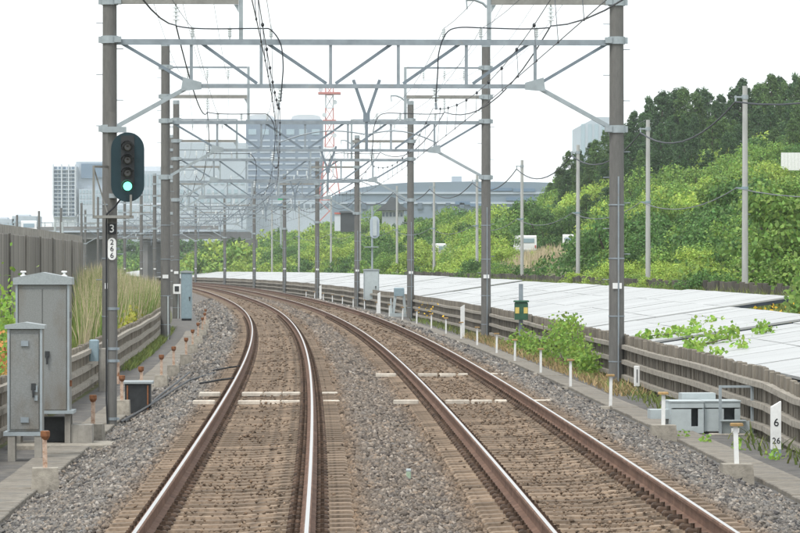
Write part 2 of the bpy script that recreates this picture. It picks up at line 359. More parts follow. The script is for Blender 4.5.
for d0, d1, dens, r in ((24, 48, 420, .034), (48, 80, 220, .042), (80, 130, 80, .060), (130, 260, 18, .10)):
    v, f, a = stones(d0, d1, dens, r)
    tag(link('ballast_stones', np_mesh('ballast_stones', v, f, MT['stones'], attr=a)), 'crushed grey and rust brown ballast stones around the tracks', 'ballast', kind='stuff')

# ------------------------------------------------------------------ tracks
sl_m = MB()
prof = [(-1.2, -.16), (-1.2, -.015), (-1.17, 0), (-.95, .004), (-.55, .004), (0, -.012), (.55, .004), (.95, .004), (1.17, 0), (1.2, -.015), (1.2, -.16)]
V_ = []
for y, q in ((-.12, 0), (-.095, 1), (.095, 1), (.12, 0)):
    V_ += [(x, y, z - (0 if q else .06) if z > -.1 else z) for x, z in prof]
n = len(prof); F_ = [(k * n + i, k * n + i + 1, (k + 1) * n + i + 1, (k + 1) * n + i) for k in range(3) for i in range(n - 1)]
F_ = [tuple(reversed(f)) for f in F_] + [tuple(range(n)), tuple(range(4 * n - 1, 3 * n - 1, -1))]
sl_m.add(V_, [tuple(reversed(f)) for f in F_])
tmp = sl_m.build('sleeper', MT['sleeper']); sleeper_me = tmp.data; bpy.data.objects.remove(tmp)
sleeper_me.flip_normals() if False else None
rail_prof = [(-.0725, -.174), (.0725, -.174), (.0725, -.163), (.012, -.142), (.0085, -.05), (.0325, -.036), (.0325, -.010), (.018, 0), (-.018, 0), (-.0325, -.010), (-.0325, -.036), (-.0085, -.05), (-.012, -.142), (-.0725, -.163)]
ROLL = math.atan(CANT / 1.505)
def track(u0, label):
    t = thing('railway_track', label, 'railway track', W(D0, u0, -.2))
    base = t.location.copy()
    for sd in (-1, 1):
        ur = u0 + sd * .7525; zr = CANT if sd > 0 else 0
        mb = MB(); np_ = len(rail_prof); dd = [10 + 2. * i for i in range(275)]
        for d in dd:
            for x, z in rail_prof:
                mb.v.append(tuple(W(d, ur + x, zr + z) - base))
        for i in range(len(dd) - 1):
            for k in range(np_):
                a = i * np_ + k; b_ = i * np_ + (k + 1) % np_; mb.f.append((a, b_, b_ + np_, a + np_)); mb.m.append(1 if k == 7 else 0)
        mb.build('rail', [MT['railside'], MT['head']], t)
    fa = MB(); rest = MB(); i = 0; d = D0
    while d < 558:
        h = head(d); p = W(d, u0, CANT / 2 - .19) - base
        jit = random.uniform(-.012, .012)
        if i < 300:
            o = inst('sleeper', sleeper_me, t, p + Vector((0, jit, 0)), (0, -ROLL, h + random.uniform(-.006, .006)))
        else: rest.box(p + Vector((0, 0, -.08)), (2.4, .22, .16), h)
        if d < 170:
            for sd in (-1, 1):
                for k in (-1, 1):
                    q = W(d, u0 + sd * .7525 + k * .135, CANT / 2 + sd * CANT / 2 - .17) - base
                    fa.rbox(q, (.13, .15, .055), .02, h); fa.cyl(q + Vector((0, 0, .02)), q + Vector((0, 0, .075)), .022, n=6)
                q = W(d, u0 + sd * .7525, CANT / 2 + sd * CANT / 2 - .185) - base
                fa.box(q, (.36, .2, .03), h)
        d += SPC; i += 1
    tag(rest.build('sleeper', MT['sleeper'], t), kind='stuff')
    tag(fa.build('rail_fastener', MT['clip'], t), kind='stuff')
    return t
track(0, 'left railway track curving left beside the signal and rusty posts')
track(S2, 'right railway track curving left beside the row of white marker posts')

# white conduit pieces lying across the tracks
def conduit(d, u0, u1, wd, label):
    t = thing('cable_conduit', label, 'conduit', W(d, u0, -.19), head(d), 'pale conduits crossing the tracks')
    segs = [q for q in [(u0, -.95), (-.55, -.15), (-.14, .2), (.21, .55), (.95, 1.25)] ] if u0 < 0 else [(2.2, 2.65), (3.12, 3.55), (3.58, 3.95), (4.0, 4.22), (4.62, 5.0)]
    for a, c in segs:
        zz = CANT * .5 - .165
        MB().rbox(((a + c) / 2 - u0, random.uniform(-.05, .05), zz + .19), (c - a, wd, .07), .015, random.uniform(-.02, .02)).build('conduit_piece', MT['whitec'], t)
MT['whitec'] = M('chalky_concrete', (.55, .50, .43), .9, var=.3, scale=6, objr=.15)
conduit(71.3, -1.35, 1.3, .3, 'broad chalky white conduit strip crossing the left track')
conduit(67.2, -1.35, 1.3, .1, 'thin chalky conduit line crossing the left track, nearest to the viewer')
conduit(67.3, 2.2, 5, .12, 'thin white conduit crossing the right track, nearer of its two')
conduit(83., 2.2, 5, .12, 'thin white conduit crossing the right track, farther of its two')

# ------------------------------------------------------------------ cable troughs with concrete lids
def trough(u, wd, d0, d1, L, label):
    t = thing('cable_trough', label, 'cable trough', W(d0, u, GND))
    mb = MB(); d = d0
    proto = MB().rbox((0, 0, 0), (wd, L - .02, .07), .012).build('lid', MT['slab'], None); me = proto.data; bpy.data.objects.remove(proto)
    while d < d1:
        p = W(d + L / 2, u, GND + .03) - t.location
        inst('lid', me, t, p + Vector((random.uniform(-.01, .01), 0, random.uniform(-.006, .008))), (random.uniform(-.006, .006), random.uniform(-.01, .01), head(d) + random.uniform(-.006, .006)))
        d += L
trough(-3.12, .62, 36, 160, 1.5, 'concrete cable trough lids along the left ballast edge')
trough(7.12, .55, 36, 200, 1.5, 'concrete cable trough lids along the right ballast edge')

# ------------------------------------------------------------------ fences of concrete pickets with three rails
def fence(u, d0, d1, top, side, label, nmax, pitch=.36):
    t = thing('picket_fence', label, 'fence', W(d0, u, GND))
    hgt = top - GND
    pm = MB().rbox((0, 0, hgt / 2), (.09, .2, hgt), .012).build('picket', MT['pick']); me = pm.data; bpy.data.objects.remove(pm)
    rest = MB(); d = d0; i = 0; N_ = 0
    def lift(d): return float(np.interp(d, [44, 61, 65, 330], [-.16, -.14, -.02, 0])) * (side < 0) + .012 * math.sin(d * .35)
    while d < d1:
        p = W(d, u, GND) - t.location; h = head(d)
        if i < nmax: inst('picket', me, t, p + Vector((random.uniform(-.012, .012), 0, lift(d) + random.uniform(-.02, .02))), (random.uniform(-.012, .012), random.uniform(-.02, .02), h + random.uniform(-.05, .05)))
        else: rest.box(p + Vector((0, 0, hgt / 2 + lift(d))), (.09, .3, hgt), h)
        d += pitch if i < nmax else (pitch * 1.3 if d < 220 else .9); i += 1
    if rest.v: tag(rest.build('picket', MT['picks'], t), kind='stuff')
    for zz in (.22, .58, .94):
        d = d0
        while d < d1 - .1:
            e = min(d + 2.0, d1)
            mb = MB(); k = zz + lift(d + 1)
            a = W(d + .02, u + side * .095, GND + k) - t.location; c = W(e - .02, u + side * .095, GND + zz + lift(e + 1)) - t.location
            mb.bar(a, c, .1, .14); mb.build('fence_rail', MT['frail'], t)
            d = e
    return t
fence(8.52, 44, 540, .56, -1, 'long grey concrete picket fence along the right side below the solar panels', 290)
fence(-4.42, 44, 175, .44, 1, 'grey concrete picket fence on the left in front of the tall reeds', 260)

# ------------------------------------------------------------------ sloping solar panels beyond the right fence, sky reflection painted as pale colour
def pz(u): return .38 + .15 * (u - 9)
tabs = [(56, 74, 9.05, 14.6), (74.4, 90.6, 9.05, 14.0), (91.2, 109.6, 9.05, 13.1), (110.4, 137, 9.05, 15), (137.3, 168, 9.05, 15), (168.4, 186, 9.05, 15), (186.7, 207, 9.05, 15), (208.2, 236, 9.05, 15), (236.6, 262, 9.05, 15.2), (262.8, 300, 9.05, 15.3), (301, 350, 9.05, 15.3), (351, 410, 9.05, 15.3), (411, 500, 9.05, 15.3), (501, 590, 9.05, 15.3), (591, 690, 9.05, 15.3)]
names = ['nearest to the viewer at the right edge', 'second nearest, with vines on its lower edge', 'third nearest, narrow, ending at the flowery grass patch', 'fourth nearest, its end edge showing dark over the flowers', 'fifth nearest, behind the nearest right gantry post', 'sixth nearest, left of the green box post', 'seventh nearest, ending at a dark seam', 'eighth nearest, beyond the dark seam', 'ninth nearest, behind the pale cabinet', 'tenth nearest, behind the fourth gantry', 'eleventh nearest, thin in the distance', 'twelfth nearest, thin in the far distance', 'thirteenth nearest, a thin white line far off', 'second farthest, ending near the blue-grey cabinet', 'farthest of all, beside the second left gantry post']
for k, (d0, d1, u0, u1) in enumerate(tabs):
    t = thing('panel_table', 'low sloping table of solar panels painted sky-white, ' + names[k], 'panel table', W((d0 + d1) / 2, (u0 + u1) / 2, float(terr(d0, (u0 + u1) / 2))), 0, 'tables of solar panels along the right fence')
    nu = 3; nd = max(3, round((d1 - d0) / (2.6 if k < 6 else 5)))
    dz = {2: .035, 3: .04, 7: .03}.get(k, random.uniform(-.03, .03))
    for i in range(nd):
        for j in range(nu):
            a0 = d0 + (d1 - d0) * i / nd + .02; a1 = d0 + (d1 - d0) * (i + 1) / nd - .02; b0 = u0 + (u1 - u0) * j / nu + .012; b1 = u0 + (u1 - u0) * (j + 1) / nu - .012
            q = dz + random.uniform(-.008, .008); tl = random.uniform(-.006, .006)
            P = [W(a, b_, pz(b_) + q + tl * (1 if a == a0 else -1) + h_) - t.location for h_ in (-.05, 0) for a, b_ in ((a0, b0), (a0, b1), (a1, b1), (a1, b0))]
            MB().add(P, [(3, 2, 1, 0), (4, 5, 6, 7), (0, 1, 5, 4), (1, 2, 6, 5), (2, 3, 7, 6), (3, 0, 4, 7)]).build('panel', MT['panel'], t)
    fr = MB()
    for a in (d0 + .05, d1 - .05):
        fr.bar(W(a, u0 + .03, pz(u0) - .11 + dz) - t.location, W(a, u1 - .03, pz(u1) - .11 + dz) - t.location, .05, .1)
    for b_ in (u0 + .1, (u0 + u1) / 2, u1 - .1):
        n = max(2, int((d1 - d0) / 6))
        for i in range(n):
            fr.bar(W(d0 + (d1 - d0) * i / n + .05, b_, pz(b_) - .13 + dz) - t.location, W(d0 + (d1 - d0) * (i + 1) / n - .05, b_, pz(b_) - .13 + dz) - t.location, .06, .12)
            d = d0 + (d1 - d0) * (i + .5) / n
            fr.bar(W(d, b_, float(terr(d, b_)) - .1) - t.location, W(d, b_, pz(b_) - .12 + dz) - t.location, .07)
    fr.build('support_frame', MT['dark'], t)

# ------------------------------------------------------------------ overhead line gantries
UL, UR = -4.03, 8.25
ZT, ZB = 7.70, 6.62
def insulator(n, parent, loc, hang, s=1., tilt=0):
    prof = [(.018, 0)]; k = 4
    for i in range(k):
        z = -.05 - i * .085 * s; prof += [(.03, z), (.085 * s, z - .03), (.085 * s, z - .04), (.03, z - .045)]
    prof += [(.018, -.05 - k * .085 * s - .08)]
    if not hang: prof = [(r, -z) for r, z in prof]
    else: prof = prof
    o = MB().lathe(prof, n=10).build(n, MT['porc'], parent); o.location = loc; o.rotation_euler = (0, tilt, 0); return o
def gantry(label):
    t = thing('overhead_gantry', label, 'gantry', (0, 0, 0), 0, 'gantries carrying the overhead line')
    g = -GND
    for ux, sd in ((UL, -1), (UR, 1)):
        p = MB().cyl((ux, 0, -.3), (ux, 0, 10.55 + g), .19, .165, 20).build('post', MT['post'], t, True)
        MB().cyl((ux, 0, 10.55 + g), (ux, 0, 10.75 + g), .172, .172, 16).build('post_cap', MT['galv'], p)
        for z in (5.55, ZT, 8.63, 9.75):
            b_ = MB(); b_.cyl((ux, 0, z + g - .09), (ux, 0, z + g + .09), .21, .21, 20); b_.box((ux - sd * .2, -.05, z + g), (.16, .3, .14)); b_.box((ux + sd * .23, 0, z + g), (.08, .1, .15)); b_.build('clamp_band', MT['galv'], p)
        b_ = MB()
        for i in range(14):
            z = 1.9 + i * .62 + g; s = 1 if i % 2 else -1; b_.cyl((ux + s * .15, 0, z), (ux + s * .33, 0, z), .011, n=5)
        tag(b_.build('step_bolt', MT['galvd'], p), kind='stuff')
        b_ = MB(); 
        for z in (-.1, 1.0, 2.4, 3.7): b_.cyl((ux, 0, z + g), (ux, 0, z + g + .03), .196, .196, 18)
        b_.build('steel_strap', MT['galvd'], p)
        MB().box((ux, -.2, 1.75 + g), (.22, .02, .14)).build('number_plate', MT['whitep'], p)
        if sd > 0: MB().cyl((ux + .03, -.215, -.3), (ux + .03, -.2, 4.4 + g), .02, n=8).build('conduit_pipe', MT['galvd'], p)
        else: MB().cyl((ux + .1, -.19, -.3), (ux + .1, -.18, 1.0 + g), .028, n=8).build('conduit_pipe', MT['cabl'], p)
    tcd = MB(); tcd.bar((UL + .1, 0, ZT + g), (UR - .1, 0, ZT + g), .11, .03); tcd.bar((UL + .1, -.04, ZT + g - .07), (UR - .1, -.04, ZT + g - .07), .03, .11); tcd.build('top_chord', MT['galvd'], t)
    xs = [-2.06, -.37, 1.31, 2.95, 4.6, 6.27]
    bc = MB(); bc.bar((xs[0] - .1, 0, ZB + g), (xs[-1] + .1, 0, ZB + g), .1, .03); bc.bar((xs[0] - .1, -.04, ZB + g - .05), (xs[-1] + .1, -.04, ZB + g - .05), .03, .08); bc.build('bottom_chord', MT['galvd'], t)
    for x in xs: MB().bar((x, .01, ZB + g + .015), (x, .01, ZT + g - .125), .075).build('vertical_strut', MT['galvd'], t)
    for a, c in (((UL + .25, ZT), (xs[0] - .03, ZB)), ((xs[0] + .22, ZT), (xs[1] - .1, ZB)), ((xs[1] + .12, ZT), (xs[2] - .1, ZB)), ((xs[2] + .12, ZB), (xs[3] - .12, ZT)), ((xs[3] + .12, ZB), (xs[4] - .12, ZT)), ((xs[4] + .16, ZB), (xs[5] - .12, ZT)), ((xs[5] + .1, ZB), (UR - .2, ZT))):
        MB().bar((a[0], .05, a[1] + g - (.06 if a[1] > 7 else -.03)), (c[0], .05, c[1] + g - (.06 if c[1] > 7 else -.03)), .07, .075).build('diagonal_brace', MT['galvb'], t)
    for x0, x1, sd in ((UL, xs[0], 1), (UR, xs[-1], -1)):
        MB().bar((x0 + sd * .2, .02, 5.62 + g), (x1 - sd * .05, .02, ZB + g - .05), .11, .1).build('knee_brace', MT['galv'], t)
        MB().prism([(x1 - .25, ZB + g - .16), (x1 + .25, ZB + g - .12), (x1 + .25, ZB + g + .05), (x1 - .2, ZB + g + .18)][::1] if sd > 0 else [(x1 - .25, ZB + g - .12), (x1 + .25, ZB + g - .16), (x1 + .2, ZB + g + .18), (x1 - .25, ZB + g + .05)], -.075, -.06).build('gusset_plate', MT['galv'], t)
    # side arms above the beam
    for ux, ua, sd in ((UL, -.86, 1), (UR, 5.15, -1)):
        MB().bar((ua, 0, ZT + g + .02), (ua, 0, 9.78 + g), .1).build('arm_post', MT['galv'], t)
        MB().bar((ux + sd * .15, -.02, 8.63 + g), (ua - sd * .055, -.02, 8.63 + g), .13, .13).build('side_arm', MT['armst'], t)
        MB().bar((ux + sd * .15, 0, 9.75 + g), (ua - sd * .055, 0, 9.75 + g), .07, .07).build('side_arm', MT['galvd'], t)
        MB().prism([(ua - .17 * sd, 8.555 + g), (ua - .055 * sd, 8.555 + g), (ua - .055 * sd, 8.36 + g)], -.04, -.02).build('bracket_plate', MT['galv'], t)
        for q in (.85, 1.6, 2.4): insulator('insulator', t, (ux + sd * q, 0, 9.72 + g), True, .9)
        insulator('insulator', t, (ux + sd * 1.6, 0, 8.56 + g), True, 1.15)
        for q in ((2.0, 2.9, 3.9) if sd > 0 else (1.95, 3.3, 4.2)): insulator('insulator', t, (ux + sd * q, .0, ZT + g + .02), False, .62)
    if True:
        b_ = MB(); b_.tube([(5.1, 0, 8.5 + g), (5.0, 0, 8.6 + g), (4.8, 0, 8.68 + g), (4.6, 0, 8.68 + g)], .035); b_.cyl((4.6, 0, 8.7 + g), (4.62, 0, 8.45 + g), .02, n=6); b_.build('hook_arm', MT['galv'], t)
    # messenger suspension and registration arms
    for uc, sd in ((.1, 1), (S2 + .15, -1)):
        insulator('insulator', t, (uc, 0, ZB + g - .04), True, 1., .12 * sd)
        b_ = MB(); b_.cyl((uc - .04 * sd, 0, 6.18 + g), (uc - .05 * sd, 0, 6.02 + g), .03, n=8); b_.cyl((uc - .05 * sd, -.15, 6.06 + g), (uc - .05 * sd, .15, 6.06 + g), .03, n=8); b_.build('suspension_clamp', MT['galvd'], t)
    v = MB(); v.bar((1.86, 0, ZB + g + .12), (2.16, 0, ZB + g - .75), .075); v.bar((2.5, 0, ZB + g + .12), (2.2, 0, ZB + g - .75), .075); v.box((2.18, 0, ZB + g - .8), (.16, .12, .2)); v.bar((2.18, 0, ZB + g - .85), (2.18, 0, 5.0 + g), .07)
    v.build('drop_bracket', MT['galvb'], t)
    for uc, sd in ((.1, 1), (S2 + .15, -1)):
        b_ = MB(); x0 = 2.18 - .04 * sd; x1 = uc - .05 * sd
        b_.tube([(x0 + (x1 - x0) * q, 0, 5.42 + g + .12 * math.sin(q * math.pi) - .2 * q * q) for q in np.linspace(0, 1, 9)], .017, 6)
        b_.cyl((x1, 0, 5.24 + g), (x1, 0, 5.12 + g), .015, n=6); b_.build('registration_arm', MT['galvd'], t)
    return t
MT['galvb'] = M('blue_grey_steel', (.19, .23, .265), .55, .3, var=.15, scale=4)
GD = [92 + 53.5 * k for k in range(-2, 10)]
ordn = ['nearest overhead line gantry, its left post behind the signal', 'second nearest overhead line gantry', 'third nearest overhead line gantry', 'fourth nearest overhead line gantry, with a signal back at its right post', 'fifth nearest overhead line gantry', 'sixth nearest overhead line gantry', 'seventh nearest overhead line gantry', 'eighth nearest overhead line gantry', 'ninth nearest overhead line gantry', 'tenth and farthest overhead line gantry']
g0 = gantry(ordn[0]); chmap = {}
for q in bpy.data.objects:
    if q.parent: chmap.setdefault(q.parent.name, []).append(q)
for k, d in enumerate(GD[2:]):
    o = g0 if k == 0 else copy_tree(g0, None, chmap)
    o.location = W(d, 0, GND); o.rotation_euler = (0, 0, head(d)); o['label'] = ordn[k]

def span(name, label, u, z, sag, r, mat, cat, group, parts=None, d_from=GD[0], d_to=GD[-1], du=None, n=10):
    mb = MB(); g = [q for q in GD if d_from - .1 <= q <= d_to + .1]
    t = W(g[0], u, z); pts = []
    for a, b_ in zip(g[:-1], g[1:]):
        for i in range(n): q = i / n; d = a + (b_ - a) * q; pts.append(W(d, u + (du(q) if du else 0), z - sag * 4 * q * (1 - q)) - t)
    pts.append(W(g[-1], u, z) - t)
    mb.tube(pts, r, 5); o = mb.build(name, mat); o.location = t
    return tag(o, label, cat, group)
for side, us_ in (('left', (UL + .85, UL + 1.6, UL + 2.4)), ('right', (UR - .85, UR - 1.6, UR - 2.4))):
    for u, nm in zip(us_, ('outer', 'middle', 'inner')):
        span('feeder_wire', f'thin {nm} feeder wire hung from the upper {side} arms of the gantries', u, 9.28,   .7, .006, MT['wire'], 'wire', 'feeder wires on the gantry arms')
for side, us_ in (('left', (UL + 2.0, UL + 3.9)), ('right', (UR - 3.3, UR - 4.2))):
    for u, nm in zip(us_, ('outer', 'inner')):
        span('feeder_wire', f'thin {nm} wire carried just above the gantry beams on the {side}', u, 7.98, .45, .007, MT['wire'], 'wire', 'feeder wires on the gantry beams')
span('feeder_cable', 'thick dark feeder cable sagging between the left arms of the gantries', UL + 1.6, 8.05, .8, .019, MT['cable'], 'cable', 'thick feeder cables')
span('feeder_cable', 'thick dark feeder cable sagging between the right arms of the gantries', UR - 1.6, 8.05, .8, .019, MT['cable'], 'cable', 'thick feeder cables')
for u0, side in ((.08, 'left'), (S2 + .12, 'right')):
    t = thing('catenary', f'messenger and contact wires with droppers above the {side} track', 'overhead wire', W(GD[0], u0, 5.1), 0, 'overhead line wires')
    m1 = MB(); m2 = MB(); dr = MB(); cl = MB(); p1 = []; p2 = []
    for k, (a, b_) in enumerate(zip(GD[:-1], GD[1:])):
        for i in range(12):
            q = i / 12; d = a + 53.5 * q; st = .12 * (1 if k % 2 else -1) * (1 - 2 * q)
            zm = 6.05 - .62 * 4 * q * (1 - q)
            A = W(d, u0, zm) - t.location; B = W(d, u0 + st * .6, 5.1) - t.location; p1.append(A); p2.append(B)
            if 0 < i and d < 330:
                dr.cyl(A, B, .005, n=4, cap=False); cl.lathe([(.01, -.03), (.024, -.012), (.024, .012), (.01, .03)], A, 7); cl.lathe([(.006, -.02), (.014, 0), (.006, .02)], B, 6)
    m1.tube(p1, .007, 5); m2.tube(p2, .007, 5)
    m1.build('messenger_wire', MT['wire'], t); m2.build('contact_wire', MT['wire'], t)
    tag(dr.build('dropper', MT['wire'], t), kind='stuff'); tag(cl.build('dropper_clip', MT['cable'], t), kind='stuff')
# jumper cables on the two nearest gantries
def jumper(pts, k, label, r=.018):
    d = GD[2 + k]; o = thing('jumper_cable', label, 'cable', W(d, 0, GND), head(d), 'jumper cables on the gantries')
    P = [Vector((x, -.12, z - GND)) for x, z in pts]; q = []
    for i in range(len(P) - 1):
        p0, p1, p2, p3 = P[max(i - 1, 0)], P[i], P[i + 1], P[min(i + 2, len(P) - 1)]
        for s in range(6):
            t_ = s / 6; q.append(.5 * ((2 * p1) + (p2 - p0) * t_ + (2 * p0 - 5 * p1 + 4 * p2 - p3) * t_ ** 2 + (3 * p1 - p0 - 3 * p2 + p3) * t_ ** 3))
    q.append(P[-1]); c = MB().tube(q, r, 6).build('jumper_cable', MT['cable']); c.location = o.location; c.rotation_euler = o.rotation_euler
    for key in ('label', 'category', 'group'): c[key] = o[key]
    bpy.data.objects.remove(o); c.name = 'jumper_cable'
for k, nm in ((0, 'nearest'), (1, 'second nearest'), (2, 'third nearest')):
    jumper([(-2.43, 8.03), (-2.1, 7.98), (-1.5, 7.96), (-.4, 7.97), (-.13, 7.93), (.1, 7.6), (.16, 7.1), (.14, 6.7), (.1, 6.2)], k, f'looping jumper cable above the left half of the {nm} gantry beam')
    jumper([(6.6, 8.0), (6.0, 7.97), (5.1, 7.99), (4.4, 8.0), (4.1, 7.85), (3.93, 7.4), (3.9, 6.9), (3.85, 6.2)], k, f'looping jumper cable above the right half of the {nm} gantry beam')

# ------------------------------------------------------------------ signal
def capsule(w_, h_, y0, y1, mb, n=14):
    r = w_ / 2; P = []
    for i in range(n + 1): a = math.pi * i / n; P.append((r * math.cos(a), h_ / 2 - r + r * math.sin(a)))
    for i in range(n + 1): a = math.pi + math.pi * i / n; P.append((r * math.cos(a), -h_ / 2 + r + r * math.sin(a)))
    return mb.prism(P, y0, y1)
def signal_head(t, cx, cz, y, flip=1):
    b_ = capsule(.6, 1.26, -.012, .012, MB()); o = b_.build('backplate', MT['navy'], t); o.location = (cx, y, cz)
    e = MB(); e.box((0, .09 * flip, 0), (.24, .17, 1.0)); e.build('lamp_housing', MT['darkbox'], o)
    fr = MB().box((0, -.022 * flip, .1), (.24, .02, .94)).build('lamp_strip', MT['darkbox'], o)
    for i in range(4):
        zz = .36 - i * .235 + (.0)
        l = MB().lathe([(.0, 0), (.05, .018), (.075, .01), (.08, 0)][::-1], n=16).build('lens', MT['lit'] if (i == 3 and flip > 0) else MT['lens'], t, True)
        l.location = (cx, y - .034 * flip, cz + zz); l.rotation_euler = (R(90) * flip, 0, 0)
        hd = MB(); n = 18; P = []
        for k in range(n + 1):
            a = R(-30) + R(240) * k / n
            for yy, rr in ((-.02, .105), (-.16 if 20 < math.degrees(a) < 160 else -.12, .11)): P.append((rr * math.cos(a), yy * flip, rr * math.sin(a)))
        hd.add(P, [(2 * k, 2 * k + 1, 2 * k + 3, 2 * k + 2) for k in range(n)]); h_ = hd.build('hood', MT['black'], l); h_.rotation_euler = (-R(90) * flip, 0, 0); h_.location = (0, 0, 0)
        sm = h_.modifiers.new('thickness', 'SOLIDIFY'); sm.thickness = .008
ds_ = 69.; us_ = -2.86
sg = thing('railway_signal', 'four-lamp railway signal showing green on a weathered post at left', 'signal', W(ds_, us_, GND), head(ds_)); g = -GND
sp = 55.1
def SZ(y): return EYE + (260 - y) / sp + g
MB().cyl((0, 0, -.2), (0, 0, SZ(112)), .085, .08, 16).build('post', MT['post'], sg, True)
signal_head(sg, .29, SZ(167.5), -.22)
b_ = MB(); b_.box((.06, -.11, SZ(130)), (.4, .1, .1)); b_.box((.1, -.11, SZ(196)), (.3, .1, .08)); b_.cyl((0, 0, SZ(133)), (0, 0, SZ(127)), .1, .1, 14); b_.build('head_bracket', MT['galv'], sg)
b_ = MB()
for y in (250, 310, 350, 362, 420): b_.cyl((0, 0, SZ(y)), (0, 0, SZ(y) + .05), .095, .095, 14); b_.box((.1, 0, SZ(y) + .025), (.06, .06, .04))
b_.build('steel_strap', MT['galvd'], sg)
st = MB(); z0 = SZ(217)
st.box((.02, -.05, z0), (.72, .5, .05)); st.bar((-.32, -.28, z0), (-.32, -.28, SZ(166)), .04); st.bar((.35, -.28, z0), (.35, -.28, SZ(195)), .04); st.bar((-.32, -.28, SZ(167)), (-.05, 0, SZ(167)), .04); st.bar((-.32, -.28, SZ(168)), (-.06, -.08, z0), .025); st.build('service_step', MT['armst'], sg)
b_ = MB(); b_.tube([(.15, -.14, SZ(200)), (.05, -.13, SZ(207)), (-.09, -.1, SZ(214)), (-.1, -.08, SZ(222)), (-.1, -.07, SZ(300)), (-.1, -.08, SZ(400)), (-.08, -.1, SZ(425))], .018, 6); b_.build('signal_cable', MT['black'], sg)
pl = MB().box((.0, -.105, SZ(229)), (.155, .012, .19)).build('number_board', MT['black'], sg)
o = link('lettering', text_mesh('3', .2, MT['whitep']), pl); o.location = (0, -.114, SZ(229)); o.rotation_euler = (R(90), 0, 0)
pl = capsule(.15, .40, -.006, .006, MB()); pl.v = [(x, y, z) for x, y, z in pl.v]; pl = pl.build('number_board', MT['whitep'], sg); pl.location = (0, -.105, SZ(249))
for i, ch in enumerate('266'):
    o = link('lettering', text_mesh(ch, .135, MT['black']), pl); o.location = (0, -.009, .12 - i * .12); o.rotation_euler = (R(90), 0, 0)
# signal seen from behind at the fourth gantry
d4 = GD[5]; s2 = thing('railway_signal', 'pale back of a signal beside the fourth gantry right post', 'signal', W(d4 - 6, UR + .75, GND), head(d4))
MB().cyl((-.1, .1, -.2), (-.1, .1, 6.6), .07, .06, 10).build('post', MT['galv'], s2, True)
o = capsule(.62, 1.45, -.02, .02, MB()).build('backplate', MT['bpale'], s2); o.location = (.06, -.02, 4.9 + g * .5)
MB().box((.06, -.12, 5.23), (.26, .18, 1.1)).build('lamp_housing', MT['cabl'], s2)
MB().box((-.15, 0, 3.95), (.9, .4, .05)).build('service_step', MT['galv'], s2)

# ------------------------------------------------------------------ trackside cabinets, left
def cabinet(name, label, d, u, w_, dp, z0, z1, roof, mats, rz=0., legs=None, doors=1, cat='cabinet'):
    t = thing(name, label, cat, W(d, u, GND), head(d) + rz)
    b_ = MB().rbox((0, 0, (z0 + z1) / 2), (w_, dp, z1 - z0), .012).build('body', mats, t)
    MB().prism([(-w_ / 2 - .04, z1), (w_ / 2 + .04, z1), (w_ / 2 + .04, z1 + roof * .55), (0, z1 + roof), (-w_ / 2 - .04, z1 + roof * .55)], -dp / 2 - .06, dp / 2 + .04).build('roof', MT['cabr'], t)
    for i in range(doors):
        ww = (w_ - .08) / doors
        dr = MB().rbox((-w_ / 2 + .04 + ww * (i + .5), -dp / 2 - .008, (z0 + z1) / 2 - .02), (ww - .012, .016, z1 - z0 - .1), .005).build('door', mats, t)
        if i == doors - 1: h_ = MB(); h_.box((-w_ / 2 + .04 + ww * (i + .5) + ww * .3 * (-1 if doors > 1 else 1), -dp / 2 - .035, (z0 + z1) / 2 - .1), (.07, .04, .1)); h_.cyl((-w_ / 2 + .04 + ww * (i + .5) + ww * .3 * (-1 if doors > 1 else 1), -dp / 2 - .06, (z0 + z1) / 2 - .13), (-w_ / 2 + .04 + ww * (i + .5) + ww * .3 * (-1 if doors > 1 else 1), -dp / 2 - .06, (z0 + z1) / 2 - .26), .018, n=6); h_.build('handle', MT['darkbox'], dr)
    for s in (-1, 1): MB().box((s * (w_ / 2 - .015), -dp / 2 - .012, (z0 + z1) / 2), (.035, .03, z1 - z0)).build('edge_trim', MT['galv'], t)
    return t
MT['cabr'] = M('cabinet_roof', (.33, .365, .375), .5, .25, var=.12, scale=40)
t = cabinet('equipment_cabinet', 'tall galvanised equipment cabinet with gabled lid on a stand, left', 61.5, -3.58, .86, .6, .6, 2.64, .2, MT['cab'], .0, doors=2)
b_ = MB(); b_.box((0, 0, .59), (1.0, .75, .05)); b_.build('stand_top', MT['galv'], t)
for x in (-.4, .4):
    for y in (-.25, .25): MB().box((x, y, .28), (.09, .09, .58)).build('leg', MT['concrete'], t)
MB().box((.1, .1, .3), (.5, .3, .4)).build('cable_box', MT['darkbox'], t)
MB().rbox((.42, -.1, .02), (1.7, 1.3, .14), .02).build('base_slab', MT['block'], t)
MB().box((.62, .0, .22), (.34, .5, .32)).build('cable_duct', MT['concrete'], t)
for x in (-.33, .33):
    b_ = MB(); b_.lathe([(.05, 0), (.05, .03), (.02, .04), (.02, .07), (.05, .08), (.04, .1)], (x, 0, 2.76), 8); b_.build('lifting_lug', MT['whitep'], t)
for s in (-1, 1):
    for z in (1.05, 2.15): MB().box((s * .44, -.2, z), (.05, .08, .1)).build('hinge', MT['rust'] if z < 2 else MT['armst'], t)
t = cabinet('equipment_cabinet', 'smaller galvanised equipment cabinet with gabled lid at the left edge', 57.5, -3.57, .52, .42, .46, 2.0, .1, MT['cab'], .0)
MB().box((0, 0, .42), (.64, .52, .06)).build('stand_top', MT['galv'], t)
for x in (-.2, .2): MB().box((x, -.1, .18), (.11, .3, .42)).build('leg', MT['concrete'], t)
MB().box((0, -.24, 1.78), (.11, .03, .08)).build('name_plate', MT['galvd'], t)
MB().box((.0, -.24, .63), (.12, .02, .08)).build('name_plate', MT['galvd'], t)
